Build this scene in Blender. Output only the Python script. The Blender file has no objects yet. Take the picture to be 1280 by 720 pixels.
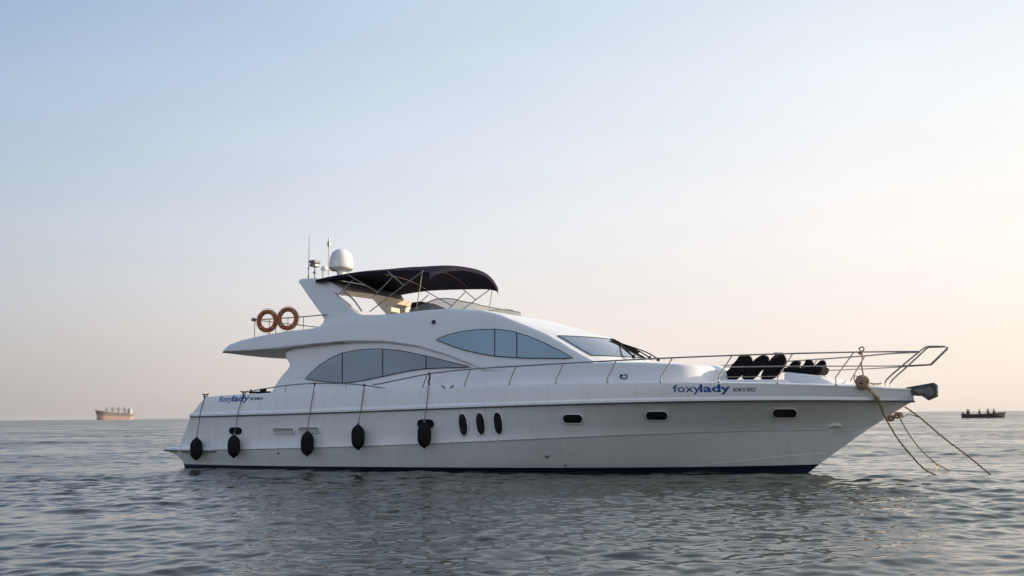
import bpy, bmesh, math, random
import numpy as np
from mathutils import Vector, Matrix
from mathutils.geometry import delaunay_2d_cdt
random.seed(7); rng = np.random.default_rng(11)
R = math.radians
S = bpy.context.scene
COL = S.collection

# ------------------------------------------------------------------ camera
FPX, CAMH = 1250.0, 1.5
PITCH = math.atan(159.3 / FPX); ROLL = R(0.547)
cam = bpy.data.cameras.new('camera'); camo = bpy.data.objects.new('camera', cam); COL.objects.link(camo)
cam.sensor_width = 36.0; cam.lens = 36.0 * FPX / 1280.0
cam.clip_start = 0.1; cam.clip_end = 60000
CAMM = Matrix.Translation((0, 0, CAMH)) @ Matrix.Rotation(math.pi/2 + PITCH, 4, 'X') @ Matrix.Rotation(-ROLL, 4, 'Z')
camo.matrix_world = CAMM
S.camera = camo

# ------------------------------------------------------------------ sky, sun, exposure
SUN_EL, SUN_AZ = R(15.0), R(82.0)          # azimuth measured clockwise from +Y (view direction)
world = bpy.data.worlds.new('World'); S.world = world; world.use_nodes = True
wn = world.node_tree; wn.nodes.clear()
wo = wn.nodes.new('ShaderNodeOutputWorld'); bg = wn.nodes.new('ShaderNodeBackground')
sky = wn.nodes.new('ShaderNodeTexSky'); sky.sky_type = 'NISHITA'; sky.sun_disc = False
sky.sun_elevation = SUN_EL; sky.sun_rotation = SUN_AZ
sky.air_density = 1.0; sky.dust_density = 3.0; sky.ozone_density = 1.5; sky.altitude = 0
bg.inputs['Strength'].default_value = 0.12
def lin(c): return tuple((x/255/12.92 if x/255 <= .04045 else ((x/255+.055)/1.055)**2.4) for x in c)+(1,)
def ramp(keys, src):
    r_ = wn.nodes.new('ShaderNodeValToRGB'); el = r_.color_ramp.elements
    while len(el) > 1: el.remove(el[-1])
    for i, (e, c) in enumerate(keys):
        k = el[0] if i == 0 else el.new(math.sqrt(e/90)); k.position = math.sqrt(e/90); k.color = lin(c)
    r_.color_ramp.interpolation = 'B_SPLINE' if False else 'LINEAR'
    wn.links.new(src, r_.inputs[0]); return r_
def wm(op, a, b=None, c=None):
    n = wn.nodes.new('ShaderNodeMath'); n.operation = op
    for i, x in enumerate((a, b, c)):
        if x is None: continue
        if isinstance(x, (int, float)): n.inputs[i].default_value = x
        else: wn.links.new(x, n.inputs[i])
    return n.outputs[0]
wtc = wn.nodes.new('ShaderNodeTexCoord'); wsx = wn.nodes.new('ShaderNodeSeparateXYZ'); wn.links.new(wtc.outputs['Generated'], wsx.inputs[0])
elev = wm('SQRT', wm('DIVIDE', wm('MAXIMUM', wm('ARCSINE', wsx.outputs[2]), 0.0), math.pi/2))
# thin high haze makes the gradient slightly uneven
wnz = wn.nodes.new('ShaderNodeTexNoise'); wnz.inputs['Scale'].default_value = 1.6; wnz.inputs['Detail'].default_value = 4
wmp = wn.nodes.new('ShaderNodeMapping'); wmp.inputs['Scale'].default_value = (1, 1, 4); wn.links.new(wtc.outputs['Generated'], wmp.inputs[0]); wn.links.new(wmp.outputs[0], wnz.inputs['Vector'])
azm = wm('ADD', wm('ADD', wm('MULTIPLY', wsx.outputs[0], math.sin(SUN_AZ)), wm('MULTIPLY', wsx.outputs[1], math.cos(SUN_AZ))), wm('MULTIPLY', wm('SUBTRACT', wnz.outputs[0], .5), .10))
rL = ramp([(0, (156, 152, 150)), (3, (168, 167, 168)), (8, (174, 181, 190)), (14, (160, 178, 197)), (23, (128, 158, 194)), (45, (92, 125, 172)), (90, (78, 108, 158))], elev)
rC = ramp([(0, (205, 193, 188)), (5, (228, 218, 214)), (10, (218, 221, 226)), (16, (204, 214, 227)), (23, (186, 203, 221)), (45, (140, 168, 202)), (90, (100, 132, 180))], elev)
rR = ramp([(0, (236, 219, 206)), (5, (243, 232, 224)), (12, (243, 239, 236)), (17, (235, 237, 239)), (23, (221, 229, 235)), (45, (180, 200, 220)), (90, (110, 140, 185))], elev)
rS = ramp([(0, (255, 236, 205)), (12, (255, 250, 235)), (30, (235, 238, 238)), (90, (120, 148, 190))], elev)
def wmix(f, a, b):
    n = wn.nodes.new('ShaderNodeMix'); n.data_type = 'RGBA'
    if isinstance(f, float): n.inputs[0].default_value = f
    else: wn.links.new(f, n.inputs[0])
    wn.links.new(a, n.inputs[6]); wn.links.new(b, n.inputs[7]); return n.outputs[2]
def step(lo, hi):
    n = wn.nodes.new('ShaderNodeMapRange'); n.interpolation_type = 'LINEAR'; n.inputs[1].default_value = lo; n.inputs[2].default_value = hi
    wn.links.new(azm, n.inputs[0]); return n.outputs[0]
g = wmix(step(-.46, 0), rL.outputs[0], rC.outputs[0]); g = wmix(step(0, .46), g, rR.outputs[0]); g = wmix(step(.5, 1.0), g, rS.outputs[0])
gs = wn.nodes.new('ShaderNodeVectorMath'); gs.operation = 'SCALE'; tn = wn.nodes.new('ShaderNodeMapRange'); tn.inputs[1].default_value = .2; tn.inputs[2].default_value = -.7; tn.inputs[4].default_value = .45
wn.links.new(wsx.outputs[1], tn.inputs[0]); gr = wn.nodes.new('ShaderNodeRGB'); gr.outputs[0].default_value = (.52, .54, .60, 1)
wn.links.new(wmix(tn.outputs[0], g, gr.outputs[0]), gs.inputs[0])
bk = wn.nodes.new('ShaderNodeMapRange'); bk.inputs[1].default_value = .2; bk.inputs[2].default_value = -.7; bk.inputs[3].default_value = 1/.12; bk.inputs[4].default_value = 1.10/.12
wn.links.new(wsx.outputs[1], bk.inputs[0]); wn2 = wn.nodes.new('ShaderNodeTexNoise'); wn2.inputs['Scale'].default_value = 3.0; wn2.inputs['Detail'].default_value = 6; wn2.inputs['Roughness'].default_value = .6
wmp2 = wn.nodes.new('ShaderNodeMapping'); wmp2.inputs['Scale'].default_value = (1, 1, 7); wn.links.new(wtc.outputs['Generated'], wmp2.inputs[0]); wn.links.new(wmp2.outputs[0], wn2.inputs['Vector'])
wn.links.new(wm('MULTIPLY', bk.outputs[0], wm('ADD', wm('MULTIPLY', wm('SUBTRACT', wn2.outputs[0], .5), .10), 1.0)), gs.inputs['Scale'])
wn.links.new(wmix(.85, sky.outputs[0], gs.outputs[0]), bg.inputs['Color']); wn.links.new(bg.outputs[0], wo.inputs['Surface'])
sun = bpy.data.lights.new('sun', 'SUN'); sun.energy = 5.0; sun.angle = R(0.8); sun.color = (1.0, 0.80, 0.60)
suno = bpy.data.objects.new('sun', sun); COL.objects.link(suno)
sd = Vector((math.sin(SUN_AZ)*math.cos(SUN_EL), math.cos(SUN_AZ)*math.cos(SUN_EL), math.sin(SUN_EL)))
suno.rotation_euler = sd.to_track_quat('Z', 'Y').to_euler(); suno.location = (60, 10, 40)
vs = S.view_settings; vs.view_transform = 'Standard'; vs.look = 'None'; vs.gamma = 1.0; vs.exposure = 0.27
vs.use_curve_mapping = False
S.cycles.max_bounces = 8; S.cycles.volume_bounces = 0; S.cycles.use_denoising = True
S.cycles.caustics_reflective = False; S.cycles.caustics_refractive = False

# ------------------------------------------------------------------ measuring helpers
CAM3 = CAMM.to_3x3()
def ray(px, py): return CAM3 @ Vector(((px-640)/FPX, (360-py)/FPX, -1.0))
def on_water(px, py, z=0.0):
    d = ray(px, py); t = (z-CAMH)/d.z
    return Vector((0, 0, CAMH)) + d*t
def at_depth(px, py, Y):
    d = ray(px, py); return Vector((0, 0, CAMH)) + d*(Y/d.y)
PSI = R(27.0)
AX = Vector((math.cos(PSI), -math.sin(PSI), 0)); NX = Vector((math.sin(PSI), math.cos(PSI), 0))
BOWWL = on_water(1010, 591.2)
dS = ray(230, 580); kx = dS.x/dS.y
q = BOWWL - NX*2.42
LWL = (q.x - kx*q.y) / (AX.x - kx*AX.y)
ORG = BOWWL - AX*LWL
T = Matrix.Translation((ORG.x, ORG.y, 0)) @ Matrix.Rotation(-PSI, 4, 'Z')
TI = T.inverted()
OB = TI @ Vector((0, 0, CAMH)); TI3 = TI.to_3x3()
def bpt(px, py, bf):
    """pixel -> yacht coordinates on the starboard surface v = -bf(u,z)"""
    if not callable(bf): c = bf; bf = lambda u, z: c
    d = TI3 @ ray(px, py); b = 2.4
    for _ in range(40):
        t = (-b - OB.y)/d.y; p = OB + d*t
        nb = bf(p.x, p.z); b += 0.7*(nb-b)
        if abs(nb-b) < 2e-5: break
    t = (-b-OB.y)/d.y; p = OB + d*t
    return p

# ------------------------------------------------------------------ materials
def nodes(name):
    m = bpy.data.materials.new(name); m.use_nodes = True
    nt = m.node_tree; b = nt.nodes['Principled BSDF']
    return m, nt, b
def mat(name, col, rough=0.5, metal=0.0, var=0.08, scale=3.0, bump=0.0, bscale=60.0, coat=0.0, alpha=1.0, rvar=0.0):
    m, nt, b = nodes(name); L = nt.links
    tc = nt.nodes.new('ShaderNodeTexCoord'); nz = nt.nodes.new('ShaderNodeTexNoise')
    nz.inputs['Scale'].default_value = scale; nz.inputs['Detail'].default_value = 6
    L.new(tc.outputs['Object'], nz.inputs['Vector'])
    rp = nt.nodes.new('ShaderNodeMapRange'); rp.inputs[1].default_value = .3; rp.inputs[2].default_value = .7
    rp.inputs[3].default_value = 1-var; rp.inputs[4].default_value = 1+var
    L.new(nz.outputs[0], rp.inputs[0])
    mx = nt.nodes.new('ShaderNodeVectorMath'); mx.operation = 'SCALE'
    mx.inputs[0].default_value = col; L.new(rp.outputs[0], mx.inputs['Scale'])
    L.new(mx.outputs[0], b.inputs['Base Color'])
    b.inputs['Roughness'].default_value = rough; b.inputs['Metallic'].default_value = metal
    if rvar:
        r2 = nt.nodes.new('ShaderNodeMapRange'); r2.inputs[3].default_value = rough-rvar; r2.inputs[4].default_value = rough+rvar
        L.new(nz.outputs[0], r2.inputs[0]); L.new(r2.outputs[0], b.inputs['Roughness'])
    if name.startswith(('black_f', 'navy_c')): b.inputs['Specular IOR Level'].default_value = .12
    b.inputs['Coat Weight'].default_value = coat; b.inputs['Coat Roughness'].default_value = .06
    if alpha < 1: b.inputs['Alpha'].default_value = alpha
    if bump:
        n2 = nt.nodes.new('ShaderNodeTexNoise'); n2.inputs['Scale'].default_value = bscale; n2.inputs['Detail'].default_value = 4
        L.new(tc.outputs['Object'], n2.inputs['Vector'])
        bp = nt.nodes.new('ShaderNodeBump'); bp.inputs['Strength'].default_value = bump; bp.inputs['Distance'].default_value = .01
        L.new(n2.outputs[0], bp.inputs['Height']); L.new(bp.outputs[0], b.inputs['Normal'])
    return m
def gelcoat(name, col, dirt=0.25):
    """white gelcoat: faint mottling, vertical run-off streaks, scuffs and grime near the water"""
    m, nt, b = nodes(name); L = nt.links; N = nt.nodes.new
    tc = N('ShaderNodeTexCoord'); mp = N('ShaderNodeMapping'); mp.inputs['Scale'].default_value = (5.0, 1.0, .35)
    L.new(tc.outputs['Object'], mp.inputs[0])
    st = N('ShaderNodeTexNoise'); st.inputs['Scale'].default_value = 1.6; st.inputs['Detail'].default_value = 7
    L.new(mp.outputs[0], st.inputs['Vector'])
    big = N('ShaderNodeTexNoise'); big.inputs['Scale'].default_value = .5; big.inputs['Detail'].default_value = 3
    L.new(tc.outputs['Object'], big.inputs['Vector'])
    a = N('ShaderNodeMapRange'); a.inputs[1].default_value = .5; a.inputs[2].default_value = .8; a.inputs[3].default_value = 0; a.inputs[4].default_value = dirt
    L.new(st.outputs[0], a.inputs[0])
    sx = N('ShaderNodeSeparateXYZ'); L.new(tc.outputs['Object'], sx.inputs[0])
    wl = N('ShaderNodeMapRange'); wl.inputs[1].default_value = .15; wl.inputs[2].default_value = .75; wl.inputs[3].default_value = dirt*1.3; wl.inputs[4].default_value = 0
    L.new(sx.outputs[2], wl.inputs[0])
    w2 = N('ShaderNodeMath'); w2.operation = 'MULTIPLY'; L.new(wl.outputs[0], w2.inputs[0]); L.new(st.outputs[0], w2.inputs[1])
    ad = N('ShaderNodeMath'); ad.operation = 'ADD'; L.new(a.outputs[0], ad.inputs[0]); L.new(w2.outputs[0], ad.inputs[1])
    bm_ = N('ShaderNodeMapRange'); bm_.inputs[1].default_value = .3; bm_.inputs[2].default_value = .7; bm_.inputs[3].default_value = .96; bm_.inputs[4].default_value = 1.03
    L.new(big.outputs[0], bm_.inputs[0])
    sc = N('ShaderNodeVectorMath'); sc.operation = 'SCALE'; sc.inputs[0].default_value = col; L.new(bm_.outputs[0], sc.inputs['Scale'])
    mx = N('ShaderNodeMix'); mx.data_type = 'RGBA'; L.new(ad.outputs[0], mx.inputs[0]); L.new(sc.outputs[0], mx.inputs[6])
    mx.inputs[7].default_value = (.36, .33, .27, 1)
    L.new(mx.outputs[2], b.inputs['Base Color'])
    b.inputs['Roughness'].default_value = .32; b.inputs['Coat Weight'].default_value = .25; b.inputs['Coat Roughness'].default_value = .12
    return m
M = {}
M['white'] = gelcoat('white_gelcoat', (.80, .805, .81), .06)
M['hullwhite'] = gelcoat('hull_gelcoat', (.86, .86, .85), .14)
M['navy'] = mat('navy_antifoul', (.004, .008, .032), .45, var=.3)
M['steel'] = mat('stainless_steel', (.38, .34, .30), .38, 1.0, var=.12, scale=9)
M['rub'] = mat('grey_rubber', (.12, .125, .14), .55, var=.15)
M['glass'] = mat('tinted_side_glass', (.24, .31, .355), .045, .92, var=.10, scale=.6, bump=.35, bscale=1.3)
M['glassL'] = mat('tinted_saloon_glass', (.19, .215, .245), .05, .92, var=.14, scale=.6, bump=.35, bscale=1.3)
M['screen'] = mat('windscreen_glass', (.44, .45, .46), .09, .85, var=.08, scale=1.2)
M['port'] = mat('porthole_glass', (.012, .012, .013), .12, 0, var=.2, coat=.5)
M['frame'] = mat('black_flat_window_seal', (.010, .012, .014), .6, var=.1)
M['canvas'] = mat('navy_canvas', (.017, .016, .029), .9, var=.2, scale=5, bump=.25, bscale=18)
M['black'] = mat('black_fabric', (.010, .009, .010), .95, var=.3, scale=12, bump=.5, bscale=40)
M['fender'] = mat('black_fender_cover', (.012, .012, .013), .85, var=.3, scale=14, bump=.4, bscale=70)
M['rope'] = mat('manila_rope', (.40, .29, .18), .9, var=.35, scale=60, bump=.8, bscale=220)
M['darkrope'] = mat('weathered_rope', (.20, .155, .10), .9, var=.35, scale=60, bump=.8, bscale=220)
M['redrope'] = mat('dark_red_line', (.13, .05, .05), .85, var=.3, scale=60)
M['yellowrope'] = mat('yellow_rope', (.55, .42, .12), .8, var=.3, scale=60)
M['orange'] = mat('lifebuoy_orange', (.40, .10, .035), .6, var=.15, scale=6, bump=.2, bscale=50)
M['tape'] = mat('reflective_tape', (.40, .22, .14), .5, var=.1)
M['dome'] = mat('dome_plastic', (.76, .76, .74), .4, var=.04)
M['domebase'] = mat('dome_base_plastic', (.30, .30, .26), .6, var=.1)
M['soffit_bounce'] = mat('tan_soffit_bounce', (.50, .42, .33), .6, var=.06)  # warm bounce light under the overhang put into the tan
M['beige'] = mat('beige_vinyl', (.66, .57, .46), .6, var=.08)
M['arch_inner'] = mat('cream_arch_inner', (.86, .76, .64), .6, var=.05)  # cream on inner, lower and forward arch faces
M['grey'] = mat('grey_plastic', (.16, .16, .17), .5, var=.15)
M['smoke'] = mat('smoked_acrylic', (.20, .21, .16), .08, 0, var=.05, alpha=.55)
M['blue'] = mat('blue_vinyl_lettering', (.012, .07, .30), .4, var=.03)
M['darktext'] = mat('dark_vinyl_lettering', (.07, .075, .10), .45, var=.05)
M['iron'] = mat('galvanised_iron', (.10, .10, .095), .5, .7, var=.35, scale=10, bump=.4, bscale=50)
M['galv'] = mat('weathered_zinc', (.20, .195, .18), .55, .5, var=.25, scale=14, bump=.3, bscale=60)
M['teak'] = mat('teak_deck', (.30, .22, .14), .7, var=.15, scale=8)

# ------------------------------------------------------------------ mesh helpers
def setprops(o, label=None, cat=None, group=None, kind=None):
    if label: o['label'] = label
    if cat: o['category'] = cat
    if group: o['group'] = group
    if kind: o['kind'] = kind
    return o
def obj(name, bm, m, parent=None, smooth=True, angle=38, base=None):
    if base is not None: bmesh.ops.translate(bm, vec=-Vector(base), verts=bm.verts)
    me = bpy.data.meshes.new(name); bm.normal_update()
    if smooth:
        for f in bm.faces: f.smooth = True
        for e in bm.edges:
            if len(e.link_faces) == 2 and e.calc_face_angle(0) > R(angle): e.smooth = False
    bm.to_mesh(me); bm.free()
    for mm in (m if isinstance(m, (list, tuple)) else [m]): me.materials.append(mm)
    o = bpy.data.objects.new(name, me); COL.objects.link(o)
    if parent: o.parent = parent
    return o
def empty(name, mw, label, cat, group=None):
    o = bpy.data.objects.new(name, None); COL.objects.link(o); o.matrix_world = mw; o.empty_display_size = .2
    return setprops(o, label, cat, group)
def catmull(pts, n=6, closed=False):
    P = [Vector(p) for p in pts]; out = []; N = len(P)
    rngs = range(N if closed else N-1)
    for i in rngs:
        if closed: a, b, c, d = P[i-1], P[i], P[(i+1) % N], P[(i+2) % N]
        else: a, b, c, d = P[max(i-1, 0)], P[i], P[i+1], P[min(i+2, N-1)]
        for k in range(n):
            t = k/n
            out.append(.5*((2*b) + (c-a)*t + (2*a-5*b+4*c-d)*t*t + (3*b-a-3*c+d)*t**3))
    if not closed: out.append(P[-1])
    return out
def tube(bm, pts, r, n=8, cap=True, closed=False):
    pts = [Vector(p) for p in pts]; N = len(pts); rings = []; up = None
    for i, p in enumerate(pts):
        if closed: d = pts[(i+1) % N]-pts[i-1]
        else: d = pts[min(i+1, N-1)]-pts[max(i-1, 0)]
        if d.length < 1e-9: d = Vector((0, 0, 1))
        d.normalize()
        if up is None: up = d.orthogonal().normalized()
        up = (up - d*up.dot(d))
        if up.length < 1e-6: up = d.orthogonal()
        up.normalize(); s = d.cross(up)
        rr = r(i/(N-1)) if callable(r) else r
        rings.append([bm.verts.new(p + (up*math.cos(a)+s*math.sin(a))*rr) for a in [2*math.pi*k/n for k in range(n)]])
    for i in range(N if closed else N-1):
        A, B = rings[i], rings[(i+1) % N]
        for k in range(n): bm.faces.new((A[k], A[(k+1) % n], B[(k+1) % n], B[k]))
    if cap and not closed:
        bm.faces.new(rings[0][::-1]); bm.faces.new(rings[-1])
def lathe(bm, prof, c=(0, 0, 0), n=24, axis=None):
    """profile of (radius, height); axis: optional 3x3"""
    c = Vector(c); rings = []
    for r_, h_ in prof:
        rg = []
        for k in range(n):
            a = 2*math.pi*k/n; p = Vector((r_*math.cos(a), r_*math.sin(a), h_))
            if axis: p = axis @ p
            rg.append(bm.verts.new(c+p))
        rings.append(rg)
    for A, B in zip(rings, rings[1:]):
        for k in range(n): bm.faces.new((A[k], A[(k+1) % n], B[(k+1) % n], B[k]))
    bm.faces.new(rings[0][::-1]); bm.faces.new(rings[-1])
def box(bm, c, s, bev=0, rot=None):
    g = bmesh.ops.create_cube(bm, size=1)['verts']
    for v in g: v.co = Vector((v.co.x*s[0], v.co.y*s[1], v.co.z*s[2]))
    if bev:
        es = list({e for v in g for e in v.link_edges})
        r_ = bmesh.ops.bevel(bm, geom=es, offset=bev, segments=3, affect='EDGES', profile=.5)
        g = list({v for f in r_['faces'] for v in f.verts} | {v for v in g if v.is_valid})
        seen = set(g); st = list(g)
        while st:
            v = st.pop()
            for e in v.link_edges:
                w = e.other_vert(v)
                if w not in seen: seen.add(w); st.append(w)
        g = list(seen)
    for v in g:
        co = v.co.copy()
        if rot: co = rot @ co
        v.co = co + Vector(c)
def resample(pts, step, closed=True):
    out = []; n = len(pts)
    for i in range(n if closed else n-1):
        a, b = np.array(pts[i]), np.array(pts[(i+1) % n]); L = np.linalg.norm(b-a); k = max(1, int(round(L/step)))
        for j in range(k): out.append(tuple(a+(b-a)*j/k))
    if not closed: out.append(tuple(pts[-1]))
    return out
def area2(p): return sum(p[i-1][0]*p[i][1]-p[i][0]*p[i-1][1] for i in range(len(p)))/2
def inset(p, d):
    n = len(p); out = []
    for i in range(n):
        a, b, c = np.array(p[i-1]), np.array(p[i]), np.array(p[(i+1) % n])
        e1 = (b-a)/max(np.linalg.norm(b-a), 1e-9); e2 = (c-b)/max(np.linalg.norm(c-b), 1e-9)
        n1 = np.array((-e1[1], e1[0])); n2 = np.array((-e2[1], e2[0])); m = n1+n2; L = np.linalg.norm(m)
        if L < .3: m = n1; L = 1
        m = m/L; k = 1/max(.45, float(np.dot(m, n1)))
        out.append(tuple(b+m*d*k))
    return out
def normals2(p):
    n = len(p); out = []
    for i in range(n):
        a, c = np.array(p[i-1]), np.array(p[(i+1) % n]); e = (c-a)/max(np.linalg.norm(c-a), 1e-9)
        out.append((e[1], -e[0]))          # outward for a CCW outline
    return out
def cdt(poly, step):
    """triangulate a polygon with inner grid points -> (pts, faces)"""
    n = len(poly); P = [Vector(p) for p in poly]
    xs = [p[0] for p in poly]; ys = [p[1] for p in poly]
    pa = np.array(poly); pb = np.roll(pa, -1, 0)
    if step:
        gx = np.arange(min(xs)+step*.5, max(xs), step); gy = np.arange(min(ys)+step*.5, max(ys), step)
        for x in gx:
            for y in gy:
                c = ((pa[:, 1] > y) != (pb[:, 1] > y)); 
                with np.errstate(divide='ignore', invalid='ignore'):
                    xi = (pb[:, 0]-pa[:, 0])*(y-pa[:, 1])/(pb[:, 1]-pa[:, 1])+pa[:, 0]
                if (np.sum(c & (x < xi)) % 2) == 0: continue
                d = pb-pa; t = np.clip(((x-pa[:, 0])*d[:, 0]+(y-pa[:, 1])*d[:, 1])/np.maximum((d**2).sum(1), 1e-12), 0, 1)
                if np.min(np.hypot(pa[:, 0]+t*d[:, 0]-x, pa[:, 1]+t*d[:, 1]-y)) < step*.45: continue
                P.append(Vector((x, y)))
    r_ = delaunay_2d_cdt(P, [(i, (i+1) % n) for i in range(n)], [], 1, 1e-6, True)
    idx = {}
    for k, o in enumerate(r_[3]):
        for q_ in o: idx[q_] = k
    def inside(x, y):
        c = ((pa[:, 1] > y) != (pb[:, 1] > y)); dy = np.where(pb[:, 1] == pa[:, 1], 1e-12, pb[:, 1]-pa[:, 1])
        return int(np.sum(c & (x < (pb[:, 0]-pa[:, 0])*(y-pa[:, 1])/dy+pa[:, 0]))) % 2 == 1
    def alt(f):
        a, b_, c = [r_[0][i] for i in f[:3]]; L_ = max((a-b_).length, (b_-c).length, (c-a).length)
        return abs((b_.x-a.x)*(c.y-a.y)-(b_.y-a.y)*(c.x-a.x))/max(L_, 1e-9)
    F_ = [f for f in r_[2] if alt(f) > .0025 and inside(sum(r_[0][i].x for i in f)/len(f), sum(r_[0][i].y for i in f)/len(f))]
    return r_[0], F_, idx
def slab(bm, poly, bf, r=.05, grid=.25, rows=17, off=None, bin=None, step=.1, tpos=None):
    """closed solid: side outline poly (u,z) carried on v=-bf and mirrored to v=+bf, edges rounded by r"""
    poly = [(p[0], p[1]) for p in poly]
    if area2(poly) < 0: poly = poly[::-1]
    poly = resample(poly, step); n = len(poly)
    K = 4; fil = []
    for k in range(K+1):
        th = math.pi/2*k/K
        fil.append((inset(poly, r*(1-math.sin(th))) if k < K else poly, r*(1-math.cos(th))))
    pts, faces, idx = cdt(fil[0][0], grid)
    nr = normals2(poly)
    rowsv = []
    def o_(i, u, z, t):
        if off is None: return (u, z)
        du, dz = off(poly[i][0], poly[i][1], nr[i][0], nr[i][1], t); return (u+du, z+dz)
    for side in (-1, 1):
        vv = [bm.verts.new((p.x, side*bf(p.x, p.y), p.y)) for p in pts]
        for f in faces:
            try: bm.faces.new([vv[i] for i in (f if side < 0 else f[::-1])])
            except ValueError: pass
        prev = [vv[idx[i]] for i in range(n)]; chain = [prev]
        for k in range(1, K+1):
            pk, din = fil[k]; cur = []
            for i in range(n):
                u, z = pk[i]; b_ = bf(poly[i][0], poly[i][1])-din
                cur.append(bm.verts.new((u, side*b_, z)))
            chain.append(cur)
        rowsv.append(chain)
    def strip(A, B, flip=False):
        for i in range(n):
            j = (i+1) % n; q_ = (A[i], A[j], B[j], B[i])
            if len(set(q_)) == 4:
                try: bm.faces.new(q_[::-1] if flip else q_)
                except ValueError: pass
    for k in range(K): strip(rowsv[0][k], rowsv[0][k+1], True); strip(rowsv[1][k], rowsv[1][k+1])
    prev = rowsv[0][K]
    ts = tpos or [-1+2*k/rows for k in range(1, rows)]
    for t in ts:
        cur = []
        for i in range(n):
            u, z = poly[i]; b_ = bf(u, z)-r; u2, z2 = o_(i, u, z, t)
            cur.append(bm.verts.new((u2, t*b_, z2)))
        strip(prev, cur, True); prev = cur
    strip(prev, rowsv[1][K], True)
    bmesh.ops.recalc_face_normals(bm, faces=bm.faces)
def patch(bm, poly, bf, d=.006, grid=.2, step=.08, side=-1, flat=False):
    poly = [(p[0], p[1]) for p in poly]
    if area2(poly) < 0: poly = poly[::-1]
    if step: poly = resample(poly, step)
    pts, faces, _ = cdt(poly, grid)
    vv = [bm.verts.new((p.x, side*(bf(p.x, p.y)+d), p.y)) for p in pts]
    for f in faces: bm.faces.new([vv[i] for i in (f if side < 0 else f[::-1])])
def line_on(bm, pl, bf, w=.02, d=.012, side=-1, closed=False):
    pl = resample(pl, .12, closed); 
    tube(bm, [Vector((u, side*(bf(u, z)+d*.3), z)) for u, z in pl], w/2, 6, closed=closed)

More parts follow.
